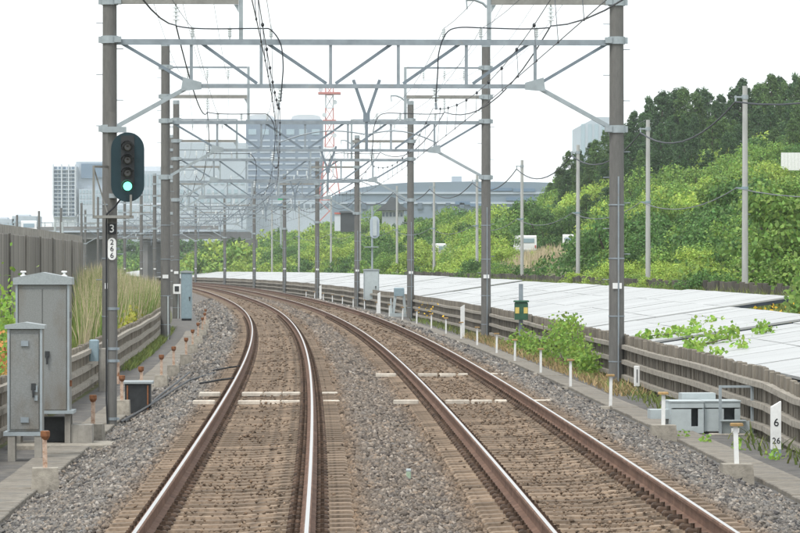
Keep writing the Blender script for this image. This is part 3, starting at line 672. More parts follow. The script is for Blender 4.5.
b_ = MB(); b_.box((.17, -.235, 1.1), (.045, .03, .1)); b_.box((.17, -.235, .96), (.05, .03, .08)); b_.build('door_lock', MT['galv'], t)
t = thing('junction_box', 'small grey junction box on a concrete stub by the left fence', 'junction box', W(88, -4.0, GND), head(88))
MB().rbox((0, 0, .5), (.2, .2, 1.0), .02).build('stub_post', MT['concrete'], t)
MB().rbox((-.2, -.08, .95), (.22, .24, .5), .03).build('box', MT['cabb'], t); MB().rbox((.2, -.08, .93), (.26, .24, .55), .03).build('box', MT['galvd'], t)
MB().box((.33, -.1, .42), (.12, .02, .5)).build('name_plate', MT['plate'] if 'plate' in MT else MT['rustpost'], t)
t = thing('signal_apparatus', 'low dark apparatus with a pale lid at the foot of the signal post', 'apparatus', W(75, -2.95, GND), head(75))
MB().box((.3, 0, .3), (.5, .5, .6)).build('case', MT['darkbox'], t); MB().rbox((.3, 0, .63), (.6, .6, .05), .01).build('lid', MT['cabr'], t)
for x in (.1, .5): MB().box((x, -.26, .3), (.03, .03, .55)).build('rib', MT['rust'], t)
t = cabinet('equipment_cabinet', 'blue-grey equipment cabinet behind the second and third left gantry posts', 192, -3.5, .58, .6, .1, 2.42, .12, MT['cabb'], .0)
MB().box((0, 0, .03), (.5, .5, .14)).build('plinth', MT['darkbox'], t)
t = thing('meter_box', 'small pale meter box fixed to the third left gantry post', 'meter box', W(GD[4] - .45, UL + .05, GND), head(GD[4]))
MB().rbox((0, 0, 1.55), (.42, .2, .5), .03).build('case', MT['whitep'], t); MB().box((-.02, -.11, 1.57), (.22, .03, .26)).build('window', MT['darkbox'], t); MB().box((.3, .0, 1.5), (.2, .12, .3)).build('side_box', MT['cabl'], t)
# cabinet and frame far right
t = cabinet('equipment_cabinet', 'pale grey equipment cabinet on legs in front of the right fence', 240, 8.45, .95, .8, .55, 2.45, .1, MT['cabl'])
for x in (-.4, .4): MB().box((x, 0, .25), (.1, .6, .6)).build('leg', MT['darkbox'], t)
t = thing('signal_transformer', 'pale blue-grey transformer on a splayed stand beside the right fence', 'transformer', W(205, 7.9, GND), head(205))
MB().rbox((.1, 0, 1.35), (.55, .4, .45), .04).build('case', MT['cabb'], t)
for x in (-.1, .35): MB().bar((x + (.1 if x > 0 else -.14), 0, 0), (x, 0, 1.15), .22, .14).build('leg', MT['cabl'], t)
MB().box((-.35, -.1, .5), (.14, .3, 1.0), taper=.4).build('fin', MT['cabl'], t); MB().box((.1, -.3, .1), (1.1, .3, .2)).build('plinth', MT['cabl'], t)
# galvanised cases on the right
t = thing('switch_case', 'open galvanised steel cases and frame standing by the right fence', 'steel case', W(66.2, 7.45, GND), head(66) + R(3))
def case(x0, x1, y0, y1, z0, z1, nm='case'):
    o = MB(); o.box(((x0 + x1) / 2, y1 - .01, (z0 + z1) / 2), (x1 - x0, .02, z1 - z0)); o.box((x0 + .01, (y0 + y1) / 2, (z0 + z1) / 2), (.02, y1 - y0 - .04, z1 - z0)); o.box((x1 - .01, (y0 + y1) / 2, (z0 + z1) / 2), (.02, y1 - y0 - .04, z1 - z0))
    o.box(((x0 + x1) / 2, (y0 + y1) / 2, z1 + .012), (x1 - x0 + .03, y1 - y0 + .03, .02))
    o.box(((x0 + x1) / 2, y0 + .01, z0 + .06), (x1 - x0, .02, .12)); o.box(((x0 + x1) / 2, y0 + .01, z1 - .05), (x1 - x0, .02, .1)); o.box((x0 + .18, y0 + .011, (z0 + z1) / 2), (.34, .018, z1 - z0 - .24)); o.box((x1 - .05, y0 + .011, (z0 + z1) / 2), (.1, .018, z1 - z0 - .24))
    return o.build(nm, MT['cabl'], t)
case(-.45, .12, -.2, .5, .02, .56); case(.14, .78, -.1, .6, .05, .56)
MB().box((-.6, .3, .34), (.34, .4, .16)).build('side_shelf', MT['cabl'], t); MB().box((.15, .75, .62), (.6, .4, .14)).build('rear_case', MT['cabl'], t)
fr = MB(); 
for x in (.36, .92): fr.bar((x, -.5, 0), (x, -.5, .86), .09, .04)
fr.bar((.36, -.5, .84), (.92, -.5, .84), .04, .04); fr.build('frame', MT['galv'], t)
MB().box((.64, -.42, .12), (.5, .03, .24)).build('base_panel', MT['cabl'], t); MB().rbox((.7, -.42, -.0), (1.0, .4, .05), .01).build('base_slab', MT['block'], t)
MB().box((.58, -.46, .25), (.46, .2, .02)).build('tray', MT['cabl'], t); MB().box((.62, -.52, .08), (.14, .02, .08)).build('name_plate', MT['whitep'], t)

# ------------------------------------------------------------------ marker posts
def rpost(i, d, u, label, b_=.5):
    t = thing('marker_post', label, 'marker post', W(d, u, GND), head(d) + random.uniform(-.1, .1), 'rusty capped posts along the left ballast')
    s = random.uniform(.9, 1.05)
    MB().box((0, 0, .16), (.36 * s, .36, .34), taper=.9).build('concrete_block', MT['block'], t)
    MB().bar((0, 0, .3), (random.uniform(-.015, .015), 0, .74), .055, .06).build('stem', MT['rustpost'], t)
    MB().lathe([(.035, .69), (.062, .74), (.062, .80), (.05, .81)], n=10).build('cap', MT['rust'], t)
ro = ['nearest rusty capped post on a chipped concrete block, bottom left', 'second rusty capped post from the bottom left, beside the tall cabinet', 'third rusty capped post, right of the signal post foot', 'fourth rusty capped post on the left ballast edge', 'fifth rusty capped post on the left ballast edge', 'sixth rusty capped post on the left ballast edge', 'seventh rusty capped post on the left ballast edge', 'eighth rusty capped post on the left ballast edge', 'ninth rusty capped post on the left ballast edge', 'tenth rusty capped post on the left ballast edge', 'eleventh rusty capped post on the left ballast edge', 'farthest rusty capped post of the left row']
for i, (d, u) in enumerate([(49.6, -2.72), (62.8, -2.86), (73.5, -2.9), (79.5, -2.78), (89.5, -2.7), (98, -2.66), (109, -2.6), (122, -2.66), (135.5, -2.68), (148, -2.64), (161, -2.62), (174, -2.6)]): rpost(i, d, u, ro[i])
wo = ['nearest white post with ochre cap on a concrete block, lower right', 'second white post with ochre cap, left of the steel cases'] + [f'{q} white post with ochre cap from the lower right' for q in ('third', 'fourth', 'fifth', 'sixth', 'seventh', 'eighth', 'ninth', 'tenth', 'eleventh', 'twelfth', 'thirteenth', 'fourteenth', 'fifteenth', 'sixteenth', 'seventeenth', 'eighteenth', 'nineteenth', 'twentieth', 'twenty-first', 'twenty-second')]
for i, d in enumerate([51.3, 63.4, 77.2, 89, 100, 111.5, 121, 132.5, 143, 154, 165.5, 178, 190, 202, 214, 227, 240, 253, 266, 279, 292, 305]):
    u = float(np.interp(d, [51, 63, 77, 112, 132, 178, 300], [6.5, 6.62, 6.86, 7.0, 7.1, 7.3, 7.3]))
    t = thing('marker_post', wo[i], 'marker post', W(d, u, GND), head(d), 'white ochre-capped posts along the right ballast')
    if i < 2: MB().box((0, 0, .13), (.44, .42, .30), taper=.92).build('concrete_block', MT['block'], t); z0 = .27
    else: MB().box((0, 0, .02), (.42, .34, .08), taper=.9).build('concrete_block', MT['block'], t); z0 = .05
    z1 = z0 + (.52 if i < 2 else .62)
    MB().bar((0, 0, z0), (random.uniform(-.02, .02), 0, z1), .06, .06).build('stem', MT['whitep'], t)
    MB().rbox((0, 0, z1 + .02), (.17, .16, .04), .012).build('cap', MT['yel'], t)
# kilometre post 6 / 26
t = thing('distance_post', 'white pointed distance post reading 6 over 26, lower right', 'distance post', W(58.4, 7.9, GND), head(58.4))
MB().prism([(-.075, .12), (.075, .12), (.075, .86), (-.075, .77)], -.07, .07).build('body', MT['whitep'], t)
MB().prism([(-.073, -.1), (.073, -.1), (.073, .12), (-.073, .12)], -.068, .068).build('base', MT['cabb'], t)
o = link('lettering', text_mesh('6', .17, MT['black']), t); o.location = (0, -.073, .53); o.rotation_euler = (R(90), 0, 0)
o = link('lettering', text_mesh('26', .13, MT['black']), t); o.location = (0, -.073, .25); o.rotation_euler = (R(90), 0, 0)
for k, (d, u, lb) in enumerate([(148, 7.5, 'white distance post among the marker posts, mid distance'), (212, 7.3, 'white distance post among the marker posts, left of the pale cabinet'), (283, 7.3, 'white distance post far off along the right ballast')]):
    t = thing('distance_post', lb, 'distance post', W(d, u, GND), head(d), 'plain white distance posts'); MB().prism([(-.08, 0.05), (.08, .05), (.08, 1.3), (-.08, 1.2)], -.07, .07).build('body', MT['whitep'], t); MB().box((0, 0, .02), (.4, .4, .06)).build('base', MT['block'], t)
t = thing('marker_stake', 'small white stake with dark lettering under the right fence', 'stake', W(85.5, 8.15, GND), head(85)); MB().rbox((0, 0, .42), (.13, .07, .46), .012).build('plate', MT['whitep'], t); MB().box((0, 0, .1), (.05, .04, .3)).build('stem', MT['armst'], t); MB().box((0, -.04, .42), (.02, .006, .3)).build('lettering', MT['darkbox'], t)
t = thing('marker_stake', 'small pale green stake in the ballast between the tracks', 'stake', W(44.6, 1.9, -.28), head(44)); MB().rbox((0, 0, .08), (.055, .055, .2), .012).build('body', MT['pgreen'] if 'pgreen' in MT else M('pale_green_paint', (.36, .46, .34), .7, var=.3, scale=20), t); MB().rbox((0, 0, .19), (.06, .06, .03), .008).build('cap', MT['cabl'], t)
# green box on a post
t = thing('trackside_telephone', 'dark green box with yellow labels on a grey post before the right fence', 'box', W(125, 8.1, GND), head(125))
MB().cyl((0, 0, -.2), (0, 0, 2.25), .07, .07, 12).build('post', MT['galvd'], t, True)
bx = MB(); bx.rbox((0, -.12, 1.36), (.44, .24, .58), .03); bx = bx.build('box', MT['green'], t); MB().rbox((0, -.13, 1.68), (.5, .3, .06), .02).build('lid', MT['green'], bx)
for x in (-.14, .14): MB().box((x, -.247, 1.38), (.13, .01, .2)).build('label_plate', MT['yel2'] if 'yel2' in MT else M('yellow_label', (.62, .48, .14), .6, var=.1), bx)
# ------------------------------------------------------------------ utility poles on the road at right
UP = [(143, 745, 86), (179, 648, 120), (214.5, 578, 145), (251, 522, 160), (289, 477, 175), (322, 434, 182), (357, 397, 186), (393, 360, 192), (429, 331, 197), (466, 299, 201), (502, 272, 204)]
on = ['first utility pole from the right', 'second utility pole from the right', 'third utility pole from the right', 'fourth utility pole from the right', 'fifth utility pole from the right', 'sixth utility pole from the right'] + [f'{q} utility pole from the right, far off' for q in ('seventh', 'eighth', 'ninth', 'tenth', 'eleventh')]
tops = []
for k, (d, x, y) in enumerate(UP):
    p = far(x, y, d); u = p.x - tc(d)
    t = thing('utility_pole', 'slender grey concrete ' + on[k], 'utility pole', (p.x, d, .4 + float(zt(d))), head(d), 'utility poles along the road')
    h = p.z - t.location.z
    MB().cyl((0, 0, -.6), (0, 0, h), .125, .095, 14).build('pole', MT['pole'] if 'pole' in MT else MT.setdefault('pole', M('pole_concrete', (.40, .405, .39), .85, var=.15, scale=3, stretch=(3, 3, .3))), t, True)
    a = MB(); a.box((-.16, -.05, h - .42), (.5, .06, .06)); a.cyl((0, 0, h - .5), (0, 0, h - .34), .125, .125, 12); a.cyl((-.36, -.05, h - .6), (-.36, -.05, h - .36), .035, n=6); a.build('cable_bracket', MT['galv'], t)
    a = MB(); a.box((-.14, -.05, h * .55), (.42, .05, .05)); a.cyl((0, 0, h * .55 - .05), (0, 0, h * .55 + .05), .13, .13, 12); a.build('lower_bracket', MT['cabb'], t)
    b_ = MB()
    for i in range(10): b_.cyl((.09 * (-1) ** i, 0, 1.5 + i * .55), (.2 * (-1) ** i, 0, 1.5 + i * .55), .008, n=4)
    tag(b_.build('step_bolt', MT['galvd'], t), kind='stuff')
    tops.append((Vector((p.x - .36, d - .05, p.z - .6)), Vector((p.x - .33, d - .05, t.location.z + h * .55))))
tops = [(Vector((17.5, 105, 9.3)), Vector((16.2, 105, 4.9)))] + tops
for j, (nm, r, sg_) in enumerate((('upper', .035, .95), ('lower', .02, .55))):
    pts = []
    for a, b_ in zip(tops[:-1], tops[1:]):
        for i in range(10): q = i / 10; p = a[j].lerp(b_[j], q); p.z -= sg_ * 4 * q * (1 - q); pts.append(p)
    pts.append(tops[-1][j]); o = pts[0].copy(); c = MB().tube([p - o for p in pts], r, 6).build('pole_cable', MT['cable'] if j == 0 else MT['wire']); c.location = o
    tag(c, f'{nm} dark cable sagging from pole to pole at right', 'cable', 'cables on the utility poles')

# ------------------------------------------------------------------ foliage
def leaf_quads(P, Nn, size, asp=.6, wild=.7):
    n = len(P); Nn = Nn + rng.normal(0, wild, (n, 3)); Nn /= np.linalg.norm(Nn, axis=1, keepdims=True) + 1e-9
    t = rng.normal(0, 1, (n, 3)); t -= Nn * (t * Nn).sum(1, keepdims=True); t /= np.linalg.norm(t, axis=1, keepdims=True) + 1e-9
    b_ = np.cross(Nn, t); s = (size * rng.uniform(.55, 1.35, n))[:, None]
    V = np.stack([P - t * s * .5, P + b_ * s * asp * .5 + t * s * .08, P + t * s * .5 - Nn * s * .12, P - b_ * s * asp * .5 + t * s * .08], 1)
    return V.reshape(-1, 3), np.arange(4 * n).reshape(n, 4)
def clumps(C, rad, per, size, wild=.7, up=.25, flat=.8):
    P = []; Nn = []
    for c, r in zip(C, rad):
        k = max(4, int(per * rng.uniform(.7, 1.3))); v = rng.normal(0, 1, (k, 3)); v[:, 2] = np.abs(v[:, 2]) * .9 - .45; v /= np.linalg.norm(v, axis=1, keepdims=True)
        q = r * rng.uniform(.72, 1.08, (k, 1)); e = v * q; e[:, 2] *= flat
        P.append(np.asarray(c) + e); Nn.append(v + (0, 0, up))
    return leaf_quads(np.concatenate(P), np.concatenate(Nn), size, wild=wild)
def bush_arr(seed, R_=1.9, H_=2.5, nc=18, per=70, size=.2):
    global rng
    keep = rng; rng = np.random.default_rng(seed); C = []; rad = []
    for i in range(nc):
        a = rng.uniform(0, 6.283); q = rng.uniform(0, 1) ** .6; r = rng.uniform(.38, .72) * R_ / 1.9
        C.append((q * R_ * .85 * math.cos(a), q * R_ * .85 * math.sin(a), H_ * (.12 + .72 * (1 - q * q) * rng.uniform(.55, 1.05)))); rad.append(r)
    for i in range(nc // 3):
        a = rng.uniform(0, 6.283); C.append((R_ * .9 * math.cos(a), R_ * .9 * math.sin(a), H_ * .18)); rad.append(.55 * R_ / 1.9)
    V, F_ = clumps(C, rad, per, size); rng = keep; return V, F_
def stems(name, n, R_, H_, parent=None):
    mb = MB()
    for i in range(n):
        a = random.uniform(0, 6.28); q = random.uniform(.2, .75); mb.tube([(.1 * math.cos(a), .1 * math.sin(a), -.4), (.35 * R_ * q * math.cos(a), .35 * R_ * q * math.sin(a), H_ * .35), (R_ * q * math.cos(a), R_ * q * math.sin(a), H_ * .75)], .03, 4)
    return mb
bush_hi = [bush_arr(100 + i, nc=18 + 2 * i, per=220, size=.125) for i in range(5)]
bush_lo = [bush_arr(200 + i, nc=14, per=29, size=.33) for i in range(4)]
kinds = [('shrub', 'mid green leafy shrub among the bushes on the right hillside'), ('shrub2', 'light yellow-green shrub among the bushes on the right hillside'), ('shrub3', 'deep green shrub among the bushes on the right hillside')]
hi_me = {}
for i, (v, f) in enumerate(bush_hi):
    for k, _ in kinds: hi_me[i, k] = np_mesh('foliage', v, f, LM[k])
st_me = []
for i in range(3):
    o = stems('stem', 6, 1.7, 2.4).build('stem', MT['trunk']); st_me.append(o.data); bpy.data.objects.remove(o)
spots = []
for d in np.arange(112, 700, 4.8):
    for u in np.arange(18.2, 62, 2.8):
        dd = d + rng.uniform(-1.8, 1.8); uu = u + rng.uniform(-1.1, 1.1)
        p = W(dd, uu, float(terr(dd, uu)))
        x = 400 + 3800 * p.x / p.y
        if x > 850 or x < 60: continue
        s = float(np.clip(rng.lognormal(.08, .28), .65, 1.9)) * (1. if uu > 20.5 else .6)
        if 505 < x < 600 and 205 < dd < 336 : s *= .3
        if 425 < x < 460 and 260 < dd < 372: s *= .45
        if dd < 150 and uu < 22: s *= .55
        if 330 < x < 418 and 420 < dd < 640 and uu > 28: s *= .5
        elif 418 <= x < 560 and dd > 400 and uu > 36: s *= .68
        if x > 768 and 225 < dd < 312 and uu > 32: s *= .45
        f_ = .5 + .5 * math.sin(dd * .07 + uu * .21) * math.cos(uu * .13 - dd * .031) + rng.uniform(-.3, .3)
        k = 1 if f_ > .62 else (2 if f_ < .3 else 0)
        if x > 735 and 150 < dd < 215 and k == 1: k = 2
        spots.append((s / p.y, p, s, k))
for d in np.arange(590, 800, 5.):                     # trees and shrubs under the road bridge
    for u in np.arange(17, 34, 3.):
        p = W(d + rng.uniform(-2, 2), u + rng.uniform(-1, 1), GND); x = 400 + 3800 * p.x / p.y
        if x < 250: spots.append((.5 / p.y, p, rng.uniform(1.1, 1.9), int(rng.integers(0, 3))))
for x, dd, q in ((196, 580, 1.5), (204, 576, 1.7), (212, 578, 1.9), (220, 574, 2.1), (228, 576, 2.3), (236, 572, 2.3), (244, 574, 2.4), (216, 588, 2.4), (232, 588, 2.6)):
    spots.append((.5 / dd, far(x, 277, dd), q, int(rng.integers(0, 3))))
# leave out what stands wholly behind nearer and taller shrubs
spots.sort(key=lambda q: q[1].y); hor = np.full(1000, 600.); seen = []
for q in spots:
    p, s_ = q[1], q[2]; sc_ = 3800 / p.y; xx = int(450 + 3800 * p.x / p.y); hw_ = max(1, int(1.1 * s_ * sc_)); sl_ = slice(max(0, xx - hw_), min(999, xx + hw_ + 1))
    top = 260 - (p.z + 2.2 * s_ - EYE) * sc_
    if top > np.median(hor[sl_]) + 2: continue
    seen.append(q); hor[sl_] = np.minimum(hor[sl_], top + .55 * s_ * sc_)
spots = sorted(seen, key=lambda q: -q[0]); print('SHRUBS', len(spots))
rest = {0: [], 1: [], 2: []}; cnt = 0; kc = [0, 0, 0]
for _, p, s, k in spots:
    if cnt < 300 and s > .4:
        t = thing('shrub', kinds[k][1], 'shrub', p - Vector((0, 0, .1)), rng.uniform(0, 6.28), 'shrubs covering the right hillside')
        sc_ = (s * rng.uniform(.9, 1.2), s * rng.uniform(.9, 1.2), s * rng.uniform(.85, 1.25)); t.scale = sc_
        inst('foliage', hi_me[int(rng.integers(0, 5)), kinds[k][0]], t); inst('stem', st_me[int(rng.integers(0, 3))], t, scale=(.75, .75, .8)); cnt += 1
    else: rest[k].append((p, s))
for k, L_ in rest.items():
    VV = []; FF = []; o_ = 0
    for p, s in L_:
        v, f = bush_lo[int(rng.integers(0, 4))]; a = rng.uniform(0, 6.28); c, si = math.cos(a), math.sin(a)
        q = np.stack([v[:, 0] * c - v[:, 1] * si, v[:, 0] * si + v[:, 1] * c, v[:, 2] * rng.uniform(.8, 1.3)], -1) * s + np.array(p); VV.append(q); FF.append(f + o_); o_ += len(v)
    tag(link('hillside_undergrowth', np_mesh('hillside_undergrowth', np.concatenate(VV), np.concatenate(FF), LM[kinds[k][0]])), 'dense green scrub filling the far hillside', 'undergrowth', kind='stuff')

# cedar wood on the hilltop
def cedar_arr(seed, H_=13., Rr=2.7):
    global rng
    keep = rng; rng = np.random.default_rng(seed); C = []; rad = []
    for i in range(120):
        z = rng.uniform(.12, 1.0) ** .8; rr = Rr * (1 - z) ** .62 * (1 - .25 * (z < .2)) * rng.uniform(.45, 1.0); a = rng.uniform(0, 6.283)
        C.append((rr * math.cos(a), rr * math.sin(a), H_ * z * .97)); rad.append(rng.uniform(.45, .95) * (1.1 - .55 * z))
    V, F_ = clumps(C, rad, 80, .25, wild=.8, up=.15, flat=1.15); rng = keep; return V, F_
ced = [cedar_arr(300 + i, 13, 2.5 + .25 * i) for i in range(5)]
ced_me = {(i, k): np_mesh('crown', v, f, LM[k]) for i, (v, f) in enumerate(ced) for k in ('cedar', 'cedar2')}
o = MB().cyl((0, 0, -1), (0, 0, 11), .2, .06, 8)
for i in range(10):
    a = i * 2.4; o.cyl((0, 0, 2 + i * .8), (1.6 * math.cos(a), 1.6 * math.sin(a), 2.2 + i * .82), .05, .02, 5)
o = o.build('trunk', MT['trunk']); trunk_me = o.data; bpy.data.objects.remove(o)
top_px = [(552, 178), (562, 160), (573, 144), (590, 132), (606, 128), (622, 119), (640, 103), (656, 89), (672, 80), (688, 77), (702, 84), (718, 90), (732, 78), (750, 74), (766, 71), (784, 70), (800, 67), (830, 64)]
tx = [q[0] for q in top_px]; ty = [q[1] for q in top_px]
nC = 0
def cedar(x, d, top, kind=None):
    global nC
    X = (x - 400) / 3800 * d; u = X - tc(d); zb = float(terr(d, u)) + float(zt(d)); h = top - zb
    if h < 3: return
    nC += 1; s = h / 13.3
    t = thing('cedar_tree', 'dark green conifer of the dense wood on the hilltop at right', 'tree', (X, d, zb - .1), rng.uniform(0, 6.28), 'conifers of the hilltop wood')
    t.scale = (max(s, .55) * rng.uniform(.85, 1.15),) * 2 + (s,)
    inst('crown', ced_me[int(rng.integers(0, 5)), 'cedar2' if rng.uniform() < .4 else 'cedar'], t); inst('trunk', trunk_me, t)
for x in np.arange(548, 850, 8.):
    xx = x + rng.uniform(-3, 3); y = np.interp(xx, tx, ty) + rng.uniform(-3, 9); d = rng.uniform(400, 440); cedar(xx, d, EYE + (260 - y) * d / 3800)
for x in np.arange(566, 850, 13):
    xx = x + rng.uniform(-4, 4); y = np.interp(xx, tx, ty) + rng.uniform(14, 34) + (10 if xx > 640 else 0); d = rng.uniform(360, 392); cedar(xx, d, EYE + (260 - y) * d / 3800)
for x in np.arange(590, 850, 17):
    xx = x + rng.uniform(-5, 5); y = np.interp(xx, tx, ty) + rng.uniform(42, 66); d = rng.uniform(335, 355); cedar(xx, d, EYE + (260 - y) * d / 3800)

# vines, weeds, reeds
def cloud(name, label, cat, d0, d1, u0, u1, zf, n, size, mat, kind=None, wild=1., up=.3, base=None):
    d = rng.uniform(d0, d1, n); u = rng.uniform(u0, u1, n); z = zf(d, u, n); P = Wn(d, u, z); o = np.array(base if base is not None else W((d0 + d1) / 2, (u0 + u1) / 2, GND))
    V, F_ = leaf_quads(P - o, np.tile((-.3, -.8, up), (n, 1)), size, .85, wild); return V, F_, o
def plant(name, label, cat, blobs, n, size, mat, base, vine=None, group=None, kind=None):
    # blobs: (d, u, z, rd, ru, rz)
    t = thing(name, label, cat, base, 0, group); P = []
    for d, u, z, rd, ru, rz in blobs:
        k = n // len(blobs); q = rng.normal(0, .55, (k, 3)); P.append(Wn(d + q[:, 0] * rd, u + q[:, 1] * ru, np.maximum(z + q[:, 2] * rz, GND + .02)))
    P = np.concatenate(P) - np.array(base); V, F_ = leaf_quads(P, np.tile((-.3, -.8, .6), (len(P), 1)), size, .9, .8)
    link('foliage', np_mesh('foliage', V, F_, mat), t)
    if vine:
        mb = MB()
        for pts in vine: mb.tube([W(*p) - Vector(base) for p in pts], .012, 4)
        mb.build('stem', MT['trunk'], t)
    return t
bl = [(126, 8.05, -.3, 3, .22, .35), (122, 8.05, -.1, 3, .22, .4), (118, 8.05, -.35, 3, .22, .3), (113, 8.05, -.1, 2.6, .22, .45), (109, 8.05, .15, 3, .22, .6), (105, 8.05, .3, 3, .22, .6), (102, 8.05, .0, 2.6, .25, .6), (99, 8.05, -.1, 2.5, .25, .5), (97.5, 8.0, -.2, 1.5, .22, .35), (107, 8.2, .55, 4, .2, .35)]
plant('vine_plant', 'bright green vine climbing over the right fence by the nearest gantry post', 'vine', [(a_, b2_, c_ - .1, d_, e_, f2_ * .85) for a_, b2_, c_, d_, e_, f2_ in bl], 2900, .105, LM['vine'], W(106, 8.1, GND), [[(d, 8.1, GND - .1), (d + 1, 8.05, -.1), (d + 2.2, 8.1, .5)] for d in (98, 100, 102, 104, 107, 110, 113)])
plant('vine_plant', 'leafy vine creeping over the panels just right of the nearest gantry post', 'vine', [(93.5, 9.1, .48, .8, .2, .14), (92.6, 9.5, .56, .9, .3, .18), (91.5, 9.9, .62, .8, .25, .14), (93, 10.3, .64, .7, .2, .12), (95, 10.1, .6, .8, .25, .1)], 420, .11, LM['vine'], W(93, 9.2, .4), [[(93.5, 8.8, -.2), (93.4, 9.1, .5), (92, 9.8, .6)]])
plant('vine_plant', 'leafy vine creeping over the panels above the picket fence, right', 'vine', [(84, 9.3, .5, .8, .25, .12), (85.5, 9.9, .62, .8, .3, .18), (86.5, 10.4, .7, .7, .3, .18), (82, 9.1, .45, 1, .15, .1), (87, 11.2, .8, .5, .2, .15)], 460, .105, LM['vine'], W(84, 9.2, .4), [[(83, 8.8, -.2), (83.4, 9.1, .45), (85.5, 10.2, .6)]])
plant('vine_plant', 'sparse vine shoots on the panels near the dark seam, right', 'vine', [(97.5, 10.8, .72, .6, .2, .14), (98.5, 11.3, .8, .5, .2, .12), (78, 9.1, .5, 1.2, .12, .1), (80, 9.9, .6, .8, .2, .1)], 150, .1, LM['vine'], W(98, 10.8, .6))
plant('leafy_shrub', 'yellow-green flowering shrub behind the left fence', 'shrub', [(128, -4.95, .35, 6, .25, .35), (120, -4.95, .2, 3, .25, .3)], 500, .16, LM['ygreen'], W(125, -4.95, -.5))
plant('leafy_shrub', 'orange and green leafy shrub at the left edge by the cabinet', 'shrub', [(71, -5.0, .6, 3, .3, .4), (70, -4.85, .1, 3, .3, .5)], 500, .08, LM['orange'], W(71, -5.1, GND))
plant('leafy_shrub', 'green leafy shrub at the left edge behind the small cabinet', 'shrub', [(74, -5.2, 1.1, 3, .4, .8), (69, -4.9, .0, 3, .3, .6), (76, -5.1, .4, 3, .4, .9)], 1800, .1, LM['vine'], W(73, -5.1, GND))
plant('leafy_shrub', 'tall green weed standing beyond the panels in the flowery patch', 'shrub', [(104, 14.4, 1.0, 1.4, .35, .8), (104, 14.5, 1.7, 1.2, .3, .6), (101, 15.2, 1.0, 2, .6, .6), (106, 15.0, 1.3, 2, .6, .8)], 1300, .14, LM['shrub'], W(104, 14.4, .2))
plant('weeds', 'yellow flowers scattered along the foot of the right fence by the third gantry', 'flowers', [(176, 7.75, -.1, 8, .2, .3), (190, 8.3, .3, 10, .1, .2)], 26, .1, LM['yellow'], W(180, 7.75, GND))
def blades(name, label, cat, d0, d1, u0, u1, n, hm, wd, mat, zb=None, lean=.25):
    d = rng.uniform(d0, d1, n); u = rng.uniform(u0, u1, n); z = terr(d, u) if zb is None else np.full(n, zb); P = Wn(d, u, z - .05)
    if name == 'reeds' and d1 == 200:
        ok = (P[:, 0] / P[:, 1] > (80 - 400) / 3800); P = P[ok]; n = len(P)
    h = hm * rng.uniform(.55, 1.15, n); a = rng.uniform(0, 6.28, n); l = rng.normal(0, lean, (n, 2)) * h[:, None]
    w_ = wd * rng.uniform(.6, 1.3, n); t = np.stack([np.cos(a), np.sin(a), np.zeros(n)], -1) * w_[:, None] * .5
    mid = P + np.stack([l[:, 0] * .35, l[:, 1] * .35, h * .55], -1); top = P + np.stack([l[:, 0], l[:, 1], h], -1)
    V = np.stack([P - t, P + t, mid + t * .9, mid - t * .9, top], 1).reshape(-1, 3); b5 = np.arange(n)[:, None] * 5
    F_ = np.concatenate([b5 + np.array([[0, 1, 2]]), b5 + np.array([[0, 2, 3]]), b5 + np.array([[3, 2, 4]])])
    return tag(link(name, np_mesh(name, V, F_, mat)), label, cat, kind='stuff')
blades('reeds', 'tall green reeds behind the left fence', 'reeds', 78, 200, -7.6, -4.9, 20000, 2.0, .03, LM['reedg'], lean=.1)
blades('reeds', 'tall dry tan reeds behind the left fence', 'reeds', 84, 200, -7.6, -4.9, 15000, 2.1, .024, LM['reedd'], lean=.09)
blades('reeds', 'dry reed plumes in front of the parked white vehicles', 'reeds', 285, 325, 22.5, 27, 2200, 1.0, .06, LM['reedd'], lean=.14)
blades('grass', 'green weeds at the foot of the concrete wall', 'grass', 72, 150, -7.5, -4.8, 5000, 1.05, .04, LM['grass'], None, .2)
blades('grass', 'green grass tufts along the foot of the left fence', 'grass', 104, 165, -4.3, -3.95, 1600, .3, .03, LM['grass'], GND, .4)
blades('grass', 'dry and green weeds along the foot of the right fence', 'grass', 84, 150, 7.55, 8.4, 2600, .28, .03, LM['dry'], GND, .5)
blades('grass', 'green weeds along the foot of the right fence', 'grass', 50, 190, 7.7, 8.42, 1500, .3, .035, LM['grass'], GND, .5)
blades('grass', 'meadow grass between the panels and the boundary fence', 'grass', 88, 260, 15.5, 17.5, 9000, .95, .05, LM['grass'], None, .3)
blades('grass', 'grass in the flowery patch beyond the narrow panel table', 'grass', 91.5, 109.5, 13.4, 17, 4500, .7, .04, LM['grass'], None, .3)
blades('grass', 'grass at the foot of the hillside', 'grass', 112, 420, 16.5, 21, 12000, .8, .08, LM['reedg'], None, .3)
V, F_, o_ = cloud('', '', '', 92, 112, 13.3, 17, lambda d, u, n: terr(d, u) + rng.uniform(.45, .85, n), 260, .12, None)
tag(link('meadow_flowers', np_mesh('meadow_flowers', V + o_, F_, LM['yellow'])), 'yellow flowers in the grass patch beyond the panels', 'flowers', kind='stuff')
# small tufts in the gravel at right
for k, (d, u) in enumerate([(60.5, 7.55), (62, 7.2), (57.5, 7.75), (64, 7.0)]):
    plant('weed_tuft', ['small green weed in the path left of the distance post', 'small weed tuft beside the steel cases', 'small green weed at the foot of the distance post', 'pale weed tuft below the steel cases'][k], 'weed', [(d, u, GND + .08, .25, .1, .1)], 34, .06, LM['vine'], W(d, u, GND))

